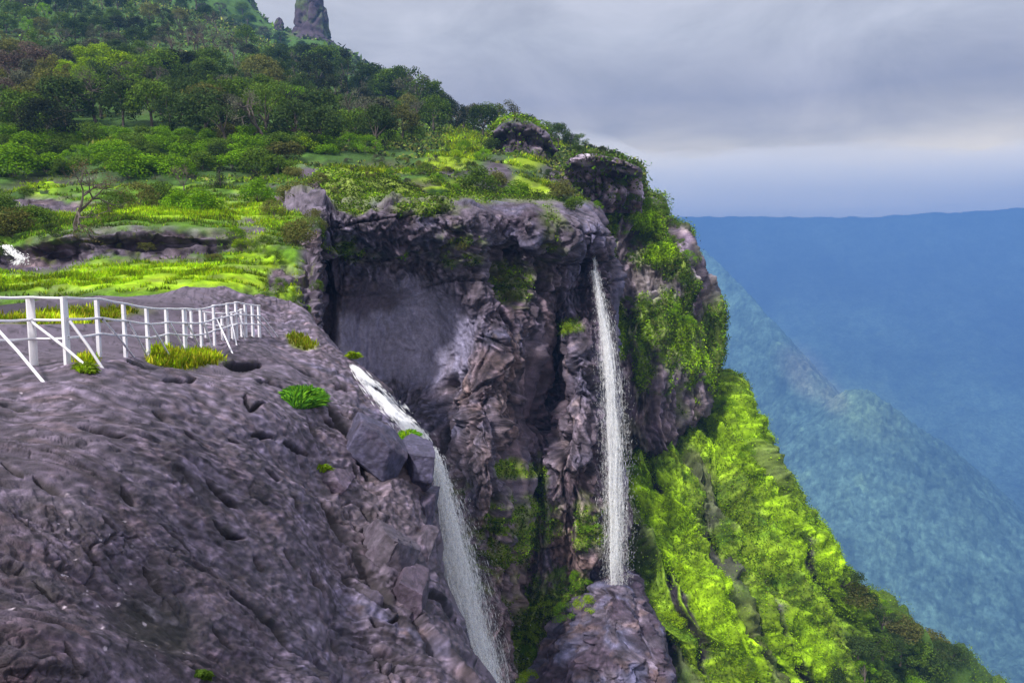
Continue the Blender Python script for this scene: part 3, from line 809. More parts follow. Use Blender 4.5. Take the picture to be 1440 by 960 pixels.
h = h * (1 - 0.85 * (1 - sm(285, 345, by)) * sm(610, 680, bx)) + (0.055 * GV + 0.035 * GI) * (rough_z - 0.25)
CNh = unit_(CN * np.array([1, 1, 0.25]))
cl.displace(h, CNh)
col = np.tile(LAV * 0.52, (len(h), 1))
col = mixc(col, LAVD * 0.8, sm(-0.15, 0.35, n4) * 0.85)
col = mixc(col, BLU * 0.7, sm(0.0, 0.4, fbm(P * 0.3 + 31, 4)) * 0.7)
col = mixc(col, BRN * 0.8, 0.8 * sm(-0.2, 0.3, fbm(P * np.array([0.5, 0.5, 0.12]) + 71, 5)) * np.maximum(blob(bx, by, 700, 540, 110, 110, 0, 0.4 * n5, 0.6), sm(620, 760, by)))
streak = sm(0.12, 0.4, fbm(P * np.array([1.5, 1.5, 0.22]) + 44, 5))
col = mixc(col, PINK * 0.95, streak * 0.8 * np.maximum.reduce([blob(bx, by, 700, 520, 80, 90, 0, 0.4 * n5, 0.5), blob(bx, by, 800, 620, 30, 130, 0, 0.4 * n5, 0.5), 0.35 * right, blob(bx, by, 560, 310, 100, 40, 0, 0.4 * n5, 0.5) * 0.5]))
col = mixc(col, np.array([0.235, 0.22, 0.345]), 0.9 * smooth_w)
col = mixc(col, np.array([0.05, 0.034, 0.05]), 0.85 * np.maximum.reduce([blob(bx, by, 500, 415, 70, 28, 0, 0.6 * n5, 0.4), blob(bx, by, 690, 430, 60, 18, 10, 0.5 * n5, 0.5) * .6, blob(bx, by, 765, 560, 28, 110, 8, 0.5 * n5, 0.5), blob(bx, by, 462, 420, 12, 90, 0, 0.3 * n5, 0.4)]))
col = mixc(col, BLU * 0.8, 0.7 * blob(bx, by, 530, 590, 70, 60, 0, 0.5 * n5, 0.6))
col = mixc(col, np.array([0.16, 0.12, 0.15]), 0.6 * blob(bx, by, 690, 880, 70, 110, 0, 0.4 * n5, 0.6))
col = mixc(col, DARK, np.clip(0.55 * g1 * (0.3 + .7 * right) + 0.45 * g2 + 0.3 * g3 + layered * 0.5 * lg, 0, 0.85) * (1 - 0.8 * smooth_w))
col = col * np.exp((0.40 * tia + 0.5 * tib + 0.4 * tic) * rough_z)[:, None]
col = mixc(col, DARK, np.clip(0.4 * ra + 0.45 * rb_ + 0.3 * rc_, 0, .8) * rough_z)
col = col * np.exp((0.52 * GV + 0.30 * GI) * (rough_z - 0.2) - 0.05)[:, None]
spots = [(250 + 235, 350, 40, 12, 5, .9), (560, 352, 20, 6, 0, .5), (640, 345, 26, 24, 0, .6), (600, 292, 40, 10, 0, .7), (500, 290, 30, 8, 0, .6), (800, 460, 18, 12, 0, .95), (728, 740, 50, 34, -25, .8),
         (760, 690, 10, 40, 0, .9), (725, 660, 14, 12, 0, .95), (700, 770, 40, 40, 0, .6), (785, 860, 50, 44, 0, 1), (745, 920, 14, 60, 0, 1), (825, 730, 20, 34, 0, .7), (650, 800, 26, 60, 0, .3),
         (718, 395, 26, 30, 30, .5), (770, 330, 14, 50, 0, .3), (660, 830, 30, 8, 0, .5), (640, 690, 20, 14, 0, .3)]
mz = np.zeros(len(h))
for cx, cy, rx, ry, a, s_ in spots:
    mz = np.maximum(mz, s_ * blob(bx, by, cx, cy, rx, ry, a, 0.9 * n5, 0.5))
mz = mz * sm(-0.35, 0.1, fbm(P * 1.1 + 33, 4) + 0.25 * CN[:, 2]) 
mz = np.maximum.reduce([mz, 0.8 * (1 - sm(268, 284, by + 20 * n5)), 0.9 * sm(0.5, 0.75, CN[:, 2]) * (1 - sm(272, 290, by + 10 * n5))])
col = mixc(col, np.array([0.22, 0.32, 0.012]), mz * 0.85)
cl.grass = mz; cl.px0, cl.py0 = bx, by
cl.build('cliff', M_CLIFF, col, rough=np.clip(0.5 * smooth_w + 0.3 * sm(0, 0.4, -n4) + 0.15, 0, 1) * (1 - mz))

# ================================================================== overgrown buttress
rows = [
 [(822,262,100),(848,260,101),(872,262,102),(895,270,104),(912,280,108),(905,300,125)],
 [(825,300,88),(855,292,88),(885,288,88),(912,292,90),(934,302,94),(926,330,112)],
 [(835,345,86.5),(870,345,85.5),(908,345,86),(944,345,88),(972,350,93),(962,375,112)],
 [(840,400,85.5),(880,400,84.5),(922,400,84.5),(964,400,87),(998,398,93),(988,425,114)],
 [(850,470,84.5),(888,470,83.5),(928,470,83.5),(968,470,86),(1007,470,92),(996,490,114)],
 [(860,540,83.5),(895,540,82.5),(932,540,83),(970,540,85.5),(1004,532,92),(992,550,112)],
 [(868,590,83),(898,590,82.5),(932,590,83),(962,585,85.5),(990,572,91),(980,590,110)],
 [(875,632,83.5),(900,634,83),(928,630,84),(952,612,87),(974,598,92),(968,612,108)],
 [(880,665,90),(905,665,90),(935,655,91),(965,640,93),(985,625,96),(980,640,110)],
]
bt = Patch(rows, step=1.15, bumps=[(905, 395, 34, 30, 0, 1.8), (900, 330, 20, 26, 20, 1.5), (985, 420, 12, 50, 5, 1.5), (960, 360, 10, 40, -20, -0.8), (940, 470, 10, 70, 0, 0.8), (965, 560, 8, 40, 0, 1.2)])
BN = bt.smooth_normals(10)
bx, by = bt.px.copy(), bt.py.copy(); P = bt.P
wv = np.stack([noise(P * 0.15), noise(P * 0.15 + 30), noise(P * 0.15 + 60)], 1)
qw = P + 1.5 * wv; n4 = fbm(P * 0.12 + 7, 5); n5 = fbm(P * 0.55 + 17, 5)
g1, f1, r1, v1 = grooves(qw * np.array([1, 1, 0.4]), 0.30, 0.12)
g2, f1, r2, v2 = grooves(qw * np.array([1.2, 1.2, 0.7]) + 9, 0.75, 0.14)
vert = fbm(qw * np.array([0.7, 0.7, 0.12]) + 90, 5, 0.6, ridged=True)
h = (r1[:, 0] - 0.5) * 1.0 - g1 * 0.5 + np.einsum('ij,ij->i', v1, r1[:, 1:4] - 0.5) + (r2[:, 0] - 0.5) * 0.5 - g2 * 0.2 + 0.6 * vert
green = sm(-0.12, 0.2, fbm(P * np.array([0.22, 0.22, 0.10]) + 3, 5) + 0.12 * (1 - sm(380, 560, by)))
rk = np.maximum.reduce([blob(bx, by, 910, 400, 32, 30, 0, 0.5 * n5, 0.4), 0.95 * sm(540, 585, by + 40 * n5), blob(bx, by, 992, 400, 14, 44, 0, 0.5 * n5, 0.4), 0.7 * blob(bx, by, 900, 560, 40, 90, 0, 0.5 * n5, 0.5), blob(bx, by, 876, 340, 10, 30, 0, .4 * n5, .4), 0.8 * blob(bx, by, 955, 530, 14, 60, 0, .5 * n5, .5)])
green = np.clip(green - rk * 0.9, 0, 1)
bright = np.maximum.reduce([blob(bx, by, 900, 310, 34, 14, 35, 0.4 * n5, 0.4), blob(bx, by, 862, 296, 22, 14, 0, 0.4 * n5, 0.4), blob(bx, by, 925, 358, 18, 14, 0, 0.4 * n5, 0.4), blob(bx, by, 868, 465, 11, 40, -6, 0.3 * n5, 0.4),
                            blob(bx, by, 955, 470, 16, 60, -12, 0.8 * n5, 0.6) * .8, blob(bx, by, 905, 490, 12, 70, 0, 0.8 * n5, 0.6) * .6, blob(bx, by, 990, 510, 10, 30, 0, 0.5 * n5, 0.6) * .7])
green = np.maximum(green, bright)
GV = grit(qw * np.array([0.9, 0.9, 0.25]) + 3, 7, 0.9); GI = grit(P * 0.7 + 60, 7, 0.9)
La, ra, tia = ledges(8.0 * fbm(qw * np.array([0.28, 0.28, 0.08]) + 200, 4)); Lb, rb_, tib = ledges(7.0 * fbm(qw * np.array([0.8, 0.8, 0.25]) + 230, 4))
h = 0.6 * h + 0.40 * La + 0.14 * Lb
h += green * (0.35 * fbm(P * 0.9, 4) + 0.25) + 0.08 * GV + 0.06 * GI
bt.displace(h, BN)
col = np.tile(LAV * 0.62, (len(h), 1)); col = mixc(col, LAVD, sm(-0.2, 0.3, n4)); col = mixc(col, PINK * 0.7, 0.4 * sm(0.1, 0.4, vert - 0.2)); col = mixc(col, DARK, 0.5 * g1 + 0.3 * g2)
gc = np.tile(np.array([0.12, 0.17, 0.02]), (len(h), 1)); gc = mixc(gc, MID * 0.6, sm(0, 0.4, n5)); gc = mixc(gc, LIME * 0.9, bright)
col = col * (1 - green)[:, None] + gc * green[:, None]
col = col * np.exp(0.40 * GV + 0.30 * GI - 0.1 + 0.5 * tia + 0.5 * tib)[:, None]
bt.grass = green * 0.6 + 0.4 * bright; bt.bright = bright; bt.px0, bt.py0 = bx, by
bt.build('cliff', M_CLIFF, col, rough=0.15 * (1 - green))

# ================================================================== second tier of rock, upper right, and the outcrop above the wood's edge
def small_cliff(rows, step=1.0, mosstop=True, colscale=0.9, moss=1.0, cob=1.0):
    p = Patch(rows, step=step); n_ = p.smooth_normals(8); bx, by = p.px.copy(), p.py.copy(); P = p.P
    qw = P + 0.8 * np.stack([noise(P * 0.25), noise(P * 0.25 + 30), noise(P * 0.25 + 60)], 1)
    g1, f1, r1, v1 = grooves(qw * np.array([1, 1, 0.15]), 0.8, 0.12); g2, _, r2, v2 = grooves(qw * np.array([1.2, 1.2, 0.6]) + 9, 1.1, 0.14)
    h = cob * ((r1[:, 0] - 0.5) * 1.1 - g1 * 0.6 + (r2[:, 0] - 0.5) * 0.35 - 0.15 * g2) + (1 - cob) * 0.8 * fbm(qw * np.array([0.5, 0.5, 0.2]), 5, 0.55, ridged=True) + 0.1 * fbm(P * 2, 4)
    g1 = g1 * cob; g2 = g2 * cob
    La, ra, tia = ledges(7.0 * fbm(qw * np.array([0.5, 0.5, 0.15]) + 200, 4)); h = h + 0.22 * La
    p.displace(h, unit_(n_ * np.array([1, 1, 0.2])))
    n5 = fbm(P * 0.5, 4)
    col = np.tile(LAV * colscale, (len(h), 1)); col = mixc(col, BLU * 0.95, (1 - cob) * sm(-0.2, 0.3, fbm(P * np.array([0.8, 0.8, 0.15]) + 20, 4))); col = mixc(col, LAVD, sm(-0.2, 0.25, n5)); col = mixc(col, DARK, 0.7 * g1 + .3 * g2); col = mixc(col, BRN, 0.5 * sm(0.1, 0.4, fbm(P * 0.8 + 40, 4)))
    top = sm(0.35, 0.6, n_[:, 2]) * moss; col = mixc(col, MID, top * 0.9)
    col = mixc(col, OLV * 0.8, moss * 0.5 * sm(0.15, 0.35, fbm(P * 0.7 + 80, 4)))
    col = col * np.exp(0.40 * grit(qw * np.array([0.9, 0.9, 0.25]) + 3, 7, 0.9) + 0.25 * grit(P + 60, 7, 0.9) - 0.1)[:, None]
    p.grass = top * 0.7; p.px0, p.py0 = bx, by
    p.build('cliff', M_CLIFF, col, rough=0.1 + 0 * h)
    return p

tier = small_cliff([
 [(799,238,100),(818,224,100),(845,223,100),(870,228,101),(889,242,103),(887,258,116)],
 [(796,230,86),(817,218,85),(845,219,85),(872,224,86),(894,240,89),(892,262,104)],
 [(794,252,83.5),(815,248,83),(845,248,83),(876,250,84),(902,260,88),(900,277,104)],
 [(792,285,82.5),(814,280,82),(846,278,82),(880,279,83),(910,286,88),(906,300,104)],
 [(790,305,83.5),(814,302,83),(848,300,83),(884,300,84.5),(916,304,91),(910,325,108)]], moss=0.1, colscale=1.9)
outc = small_cliff([
 [(690,190,108),(705,176,110),(728,172,110),(748,180,110),(762,196,110),(768,215,112),(766,230,120)],
 [(692,186,98),(706,172,99),(728,167,99),(750,174,99),(766,192,99),(774,214,101),(770,232,112)],
 [(694,205,95),(708,200,94),(730,198,93.5),(752,202,94),(770,214,95),(780,226,98),(776,240,110)],
 [(694,232,94),(710,230,93),(732,230,92.5),(754,232,93),(774,236,94),(786,240,97),(782,250,108)]], colscale=0.65, moss=0.3, cob=0.7)
cn = small_cliff([
 [(846,800,76),(856,792,72),(866,790,71),(880,798,72),(892,815,76),(890,830,84)],
 [(815,838,69),(838,826,66.5),(862,820,65.5),(884,826,66),(905,842,70),(902,860,82)],
 [(775,890,66),(812,878,63.5),(855,872,62),(895,876,63),(924,890,67),(920,910,80)],
 [(740,960,64),(790,945,61),(850,940,59),(905,942,60),(946,955,65),(942,975,78)],
 [(700,1080,62),(770,1060,58),(850,1050,56),(930,1050,57),(985,1060,62),(980,1080,75)],
 [(660,1250,60),(750,1240,55),(850,1230,53),(960,1230,54),(1040,1240,60),(1035,1260,72)]], step=1.2, colscale=0.55, moss=0.0, cob=0.2)

# ================================================================== green slope to the right
rows = [
 [(845,612,98),(888,618,96),(935,612,97),(965,580,100),(992,552,103),(1010,542,106),(1002,560,124)],
 [(850,650,91),(895,640,88),(945,632,90),(978,600,94),(1008,572,98),(1036,592,104),(1028,610,126)],
 [(852,700,85),(898,690,83),(952,684,84),(1000,655,88),(1040,632,94),(1066,650,101),(1058,672,126)],
 [(856,770,79),(905,765,76.5),(965,768,78),(1025,745,82),(1076,722,89),(1112,732,99),(1104,756,128)],
 [(862,850,74),(916,850,71.5),(982,850,73),(1050,838,78),(1120,818,87),(1160,812,99),(1152,838,132)],
 [(872,930,70),(936,930,68),(1012,930,71),(1092,925,77),(1176,898,88),(1232,868,110),(1222,896,145)],
 [(890,1010,67),(962,1010,66),(1044,1010,70),(1134,1010,78),(1248,975,96),(1345,938,132),(1335,966,175)],
 [(905,1130,65),(990,1130,65),(1080,1130,70),(1190,1130,80),(1335,1100,106),(1470,1035,165),(1460,1070,210)],
 [(920,1300,64),(1020,1300,64),(1120,1300,70),(1250,1300,80),(1440,1260,110),(1640,1160,200),(1630,1200,240)],
]
gs = Patch(rows, step=1.25, bumps=[(1000, 770, 12, 90, -28, 2.2), (1040, 860, 12, 110, -22, 3.0), (910, 760, 10, 70, -30, 1.8), (1060, 680, 10, 50, -35, 1.5), (1095, 790, 10, 70, -28, 1.8),
    (960, 830, 18, 90, -28, -1.4), (1090, 940, 14, 70, -25, 2.0), (945, 700, 22, 40, -30, -1.2), (1020, 640, 26, 30, -40, -1.2), (930, 880, 12, 90, -25, 2.0), (1140, 900, 14, 60, -35, 2.0)])
GN = gs.smooth_normals(12)
bx, by = gs.px.copy(), gs.py.copy(); P = gs.P
n4 = fbm(P * 0.10 + 7, 5); n5 = fbm(P * 0.5 + 17, 5)
# ribs running down the slope (photo direction about 60 degrees)
au, av = bx * 0.866 - by * 0.5 * 0.9, bx * 0.5 + by * 0.866
rib = fbm(np.stack([(bx * math.cos(math.radians(-28)) + by * math.sin(math.radians(-28))) / 26 + 0.9 * n4, (by * 0.88 + bx * 0.47) / 150, 0 * bx], 1), 5, 0.55, ridged=True)
g1, f1, r1, v1 = grooves(P + 1.5 * np.stack([n4, n5, n4], 1), 0.45, 0.25)
rib2 = fbm(np.stack([(bx * math.cos(math.radians(-28)) + by * math.sin(math.radians(-28))) / 9 + 1.2 * n4 + 0.5 * n5, (by * 0.88 + bx * 0.47) / 80, 0 * bx + 9], 1), 4, 0.55, ridged=True)
h = 3.6 * rib + 0.45 * rib2 + 0.8 * n4 + 0.4 * n5 + 0.3 * (0.6 - f1)
GI = grit(P * 0.9 + 60, 7, 1.0)
h += 0.10 * GI
GUL = [([(972,690),(988,770),(1004,850),(1034,910),(1066,968)],7,1), ([(1032,634),(1048,668),(1064,694)],7,1), ([(1000,690),(1030,745),(1055,790),(1075,850),(1092,905)],4,.8), ([(880,790),(915,860),(946,965)],6,1), ([(918,765),(950,840),(975,900),(988,965)],4.5,.9),
 ([(1118,755),(1150,830),(1172,900),(1205,955)],4.5,.8), ([(1078,725),(1100,800),(1122,860)],4,.8), ([(903,650),(925,700),(960,745)],3.5,.8), ([(1010,600),(1030,625),(1040,640)],3,.7), ([(1090,880),(1110,930),(1130,970)],4,.8), ([(940,800),(962,850),(990,930)],3,.6), ([(1135,820),(1150,870),(1165,930)],3,.6)]
gul = crackline(bx + 6 * noise(P * 0.35 + 5) + 3 * noise(P * 1.1 + 8), by + 5 * noise(P * 0.35 + 25), GUL)
h -= 2.4 * gul
gs.displace(h, GN)
rock_shade = sm(0.0, 0.3, 0.5 * fbm(P * 0.16 + 55, 5) - 0.9 * rib + 0.20)
rock_shade = np.maximum.reduce([rock_shade * 0.75, 0.9 * blob(bx, by, 1010, 800, 18, 80, -28, 0.8 * n5, 0.5), 0.9 * blob(bx, by, 1040, 900, 16, 90, -22, 0.8 * n5, 0.5), 0.9 * blob(bx, by, 1072, 665, 16, 34, -20, 0.6 * n5, 0.5), 0.8 * blob(bx, by, 905, 770, 12, 70, -28, 0.8 * n5, 0.5),
    0.8 * blob(bx, by, 985, 700, 16, 60, -30, 0.8 * n5, 0.5), 0.7 * blob(bx, by, 940, 930, 14, 60, -25, 0.8 * n5, 0.5)])
limem = np.maximum.reduce([blob(bx, by, 915, 720, 30, 60, -40, 0.7 * n5, 0.6), blob(bx, by, 1030, 610, 45, 30, 30, 0.6 * n5, 0.6), blob(bx, by, 1120, 790, 34, 80, -32, 0.7 * n5, 0.6), blob(bx, by, 1005, 890, 26, 80, -20, 0.7 * n5, 0.6),
    blob(bx, by, 1100, 920, 40, 50, -20, 0.7 * n5, 0.6), blob(bx, by, 950, 830, 18, 90, -26, 0.7 * n5, 0.6), blob(bx, by, 1080, 720, 20, 50, -25, 0.7 * n5, 0.6), 0.8 * blob(bx, by, 1020, 640, 90, 40, 40, 0.7 * n5, 0.6)])
forest_m = blob(bx, by, 1290, 950, 130, 70, 38, 0.5 * n5, 0.4)
col = np.tile(np.array([0.16, 0.25, 0.012]), (len(h), 1)); col = mixc(col, MID * 0.9, sm(-0.1, 0.4, n5)); col = mixc(col, OLV, 0.6 * sm(0, 0.4, n4))
col = mixc(col, LIME, limem * (0.75 + .25 * sm(-0.3, 0.1, n5)))
rc = np.tile(LAV * 0.34, (len(h), 1)); rc = mixc(rc, LAVD * 0.5, sm(-0.2, 0.3, n5)); rc = mixc(rc, OLV * 0.5, 0.7 * sm(-0.1, 0.3, n4))  # gully rock, darkened so the folds carry painted shade
rock_shade = np.maximum(rock_shade * (1 - 0.5 * limem), sm(0.25, 0.6, gul)) * (1 - forest_m)
col = col * (1 - rock_shade)[:, None] + rc * rock_shade[:, None]
col = mixc(col, DGR, forest_m * 0.9)
col = col * np.exp(0.45 * GI - 0.1)[:, None]
gs.grass = (1 - rock_shade) * (1 - forest_m * 0.7); gs.px0, gs.py0 = bx, by; gs.lime = limem
gs.build('grassy_slope', M_TERR, col, rough=0 * h)

# ================================================================== valley, spur ridge and far table mountains
def crest(pts):
    return [pt(*p) for p in pts]

def ridge_h(X, Y, line, slope, power=1.0, soft=0.0):
    """height of a ridge with the given crest line"""
    best = np.full(X.shape, -1e9)
    for a, b in zip(line[:-1], line[1:]):
        ab = (b - a)[:2]; L2 = ab @ ab
        t = np.clip(((X - a[0]) * ab[0] + (Y - a[1]) * ab[1]) / L2, 0, 1)
        dx = X - (a[0] + t * ab[0]); dy = Y - (a[1] + t * ab[1])
        d = np.sqrt(dx * dx + dy * dy)
        z = a[2] + t * (b[2] - a[2]) - slope * np.maximum(d - soft, 0) ** power
        best = np.maximum(best, z)
    return best

tv = np.concatenate([np.linspace(-4.2, 0.10, 120), np.linspace(0.105, 0.85, 620), np.linspace(0.86, 5.0, 80)])
yv = np.geomspace(260, 4900, 900)
T, Y = np.meshgrid(tv, yv); X = np.clip(T * Y, -3500, 4500)
sh = X.shape; Xf, Yf = X.ravel(), Y.ravel()
p2 = np.stack([Xf, Yf, 0 * Xf], 1)
nb = fbm(p2 * 0.0022 + 3, 6); nbr = fbm(p2 * 0.0035 + 9, 5, 0.55, ridged=True)
r_ = np.sqrt(Xf**2 + Yf**2)
z = -630 + 34 * nb + 22 * nbr + 380 * np.clip(1 - (r_ - 230) / 720, 0, 1) ** 1.2
spur = ridge_h(Xf, Yf, crest([(900, 300, 2500), (985, 360, 2300), (1035, 405, 2150), (1075, 455, 2000), (1105, 492, 1900), (1135, 522, 1820), (1176, 584, 1730)]), 1.1, 1.0, 14)
spur2 = ridge_h(Xf, Yf, crest([(1150, 574, 1790), (1180, 568, 1730), (1205, 556, 1690), (1235, 574, 1670), (1268, 612, 1640), (1300, 650, 1600), (1345, 692, 1550), (1400, 735, 1500)]), 0.80, 1.0, 25)
sp = np.maximum(spur, spur2) + 16 * (nbr - 0.2) + 10 * nb + 6 * fbm(p2 * 0.02, 4, 0.6, ridged=True)
sp3 = ridge_h(Xf, Yf, crest([(1230, 640, 2250), (1300, 615, 2400), (1400, 580, 2550), (1500, 550, 2700)]), 0.55) + 20 * nbr
mesa = np.minimum(ridge_h(Xf, Yf, crest([(-1400, 330, 3800), (300, 312, 3900), (760, 314, 3900), (980, 312, 3800), (1180, 310, 3700), (1330, 305, 3600), (1460, 299, 3500), (1900, 300, 3400)]), 0.75, 1.0, 120),
                  9999) + 22 * nbr + 14 * nb
md = ridge_h(Xf, Yf, crest([(1180, 392, 3300), (1330, 432, 3100), (1440, 492, 2900), (1560, 560, 2700)]), 0.55) + 25 * nbr
z = np.maximum.reduce([z, sp, sp3, mesa, md])
# tree-cover bumps
near = 1 - sm(1500, 3600, r_)
f1, f2, r, v = worley(np.stack([Xf, Yf, 0 * Xf], 1) / 11.0)
f1b, _, rb, _ = worley(np.stack([Xf, Yf, 0 * Xf], 1) / 46.0)
z = z + near * (9 * (0.75 - f1) + 8 * (0.7 - f1b))
V = np.stack([Xf, Yf, z], 1)
idx = np.arange(len(V)).reshape(sh)
F = np.stack([idx[:-1, :-1], idx[:-1, 1:], idx[1:, 1:], idx[1:, :-1]], -1).reshape(-1, 4)
gz = np.gradient(z.reshape(sh), axis=0) / np.gradient(Y, axis=0); slope = np.abs(gz).ravel()
col = np.tile(np.array([0.080, 0.145, 0.110]), (len(V), 1))
col = mixc(col, [0.045, 0.085, 0.080], sm(-0.1, 0.4, fbm(p2 * 0.02 + 60, 5, 0.7)) * 0.45)
col = mixc(col, [0.15, 0.25, 0.13], sm(0.05, 0.42, fbm(p2 * 0.016 + 90, 6, 0.75)) * 0.45 * (0.35 + 0.65 * sm(-560, -380, z)))
ppx, ppy, _ = proj(V)
col = mixc(col, [0.26, 0.25, 0.18], 0.5 * np.maximum(blob(ppx, ppy, 1135, 525, 40, 24, 45, 0.5 * nb, 0.6), blob(ppx, ppy, 1170, 556, 24, 16, 50, .5 * nb, .6)) * sm(-0.2, .3, nbr))
col = mixc(col, [0.15, 0.22, 0.08], 0.4 * blob(ppx, ppy, 1215, 575, 55, 34, 35, 0.5 * nb, 0.8))
col = col * (0.7 + 0.6 * r[:, 0:1] * near[:, None] + 0.3 * (1 - near[:, None]))
col = mixc(col, [0.035, 0.055, 0.055], sm(2950, 3500, r_ + 250 * nb) * 0.85)
mesh_obj('valley_land', V, F, M_FAR, col, kind='structure', smooth=True, rough=0 * z)
gp = np.array([(-3550, -850, -700), (4550, -850, -700), (4550, 5100, -700), (-3550, 5100, -700)])
mesh_obj('ground', gp, np.array([[0, 1, 2, 3]]), M_FAR, np.tile([0.04, 0.08, 0.02], (4, 1)), kind='structure', rough=np.zeros(4))
# ------------------------------------------------------------------ plants
def quads(C, Nrm, size, aspect, rng):
    """leaf-sized quads around centres C facing Nrm"""
    n = len(C)
    t = rng.normal(size=(n, 3)); t -= Nrm * np.einsum('ij,ij->i', t, Nrm)[:, None]
    t /= np.maximum(np.linalg.norm(t, axis=1), 1e-6)[:, None]
    b = np.cross(Nrm, t)
    s = size[:, None] if np.ndim(size) else size
    a = t * s * 0.5; b = b * s * 0.5 * aspect
    V = np.stack([C - a, C - b * 0.9, C + a, C + b], 1).reshape(-1, 3)
    F = np.arange(4 * n).reshape(n, 4)
    return V, F


def unit(v):
    return v / np.maximum(np.linalg.norm(v, axis=-1, keepdims=True), 1e-9)


def crown_arrays(rng, clumps, n_leaf, size, aspect=0.7, flat=0.8, droop=0.0):
    Cs, Ns, Sh = [], [], []
    tot = sum(r ** 2 for _, r in clumps)
    for c, r in clumps:
        k = max(8, int(n_leaf * r * r / tot))
        u = unit(rng.normal(size=(k, 3))); rad = r * (1 - 0.45 * rng.random(k) ** 1.6) * (0.85 + 0.3 * rng.random(k))
        p = np.array(c) + u * rad[:, None] * np.array([1, 1, flat])
        p[:, 2] -= droop * rng.random(k)
        Cs.append(p); Ns.append(unit(u + rng.normal(size=(k, 3)) * 0.55 + np.array([0, 0, 0.25])))
        Sh.append(np.full(k, rng.uniform(0.75, 1.2)) * rng.uniform(0.65, 1.3, k))
    C = np.concatenate(Cs); Nn = np.concatenate(Ns); S = np.concatenate(Sh)
    V, F = quads(C, Nn, size * rng.uniform(0.6, 1.3, len(C)), aspect, rng)
    hue = rng.normal(size=(len(C), 1)) * 0.10
    col = np.clip(S[:, None] * (np.array([1, 1, 1]) + hue * np.array([1.0, 0.2, -0.3])), 0.05, 1.6) * 0.62
    return V, F, np.repeat(col, 4, axis=0)


def tube(path, radii, k=6):
    path = np.array(path, float); V, F = [], []
    for i, p in enumerate(path):
        a = path[min(i + 1, len(path) - 1)] - path[max(i - 1, 0)]; a = a / max(np.linalg.norm(a), 1e-9)
        u = np.cross(a, [0.3, 0.9, 0.2]); u /= max(np.linalg.norm(u), 1e-9); w = np.cross(a, u)
        for j in range(k):
            t = 2 * math.pi * j / k
            V.append(p + radii[i] * (math.cos(t) * u + math.sin(t) * w))
        if i:
            for j in range(k):
                F.append(((i - 1) * k + j, (i - 1) * k + (j + 1) % k, i * k + (j + 1) % k, i * k + j))
    return np.array(V), np.array(F)


def join(parts):
    Vs, Fs, o = [], [], 0
    for V, F in parts:
        Vs.append(V); Fs.append(F + o); o += len(V)
    return np.concatenate(Vs), np.concatenate(Fs)


def trunk_arrays(rng, ends, base_r, fork):
    lean = rng.normal(size=2) * 0.03
    top = np.array([lean[0], lean[1], fork])
    parts = [tube([(0, 0, -0.12), (lean[0] * .4, lean[1] * .4, fork * .5), tuple(top)], [base_r * 1.25, base_r, base_r * 0.75])]
    for e in ends:
        e = np.array(e); mid = top * 0.5 + e * 0.5 + rng.normal(size=3) * 0.04 + np.array([0, 0, 0.02])
        parts.append(tube([top - [0, 0, .03], mid, e], [base_r * 0.55, base_r * 0.35, base_r * 0.12], 5))
    return join(parts)


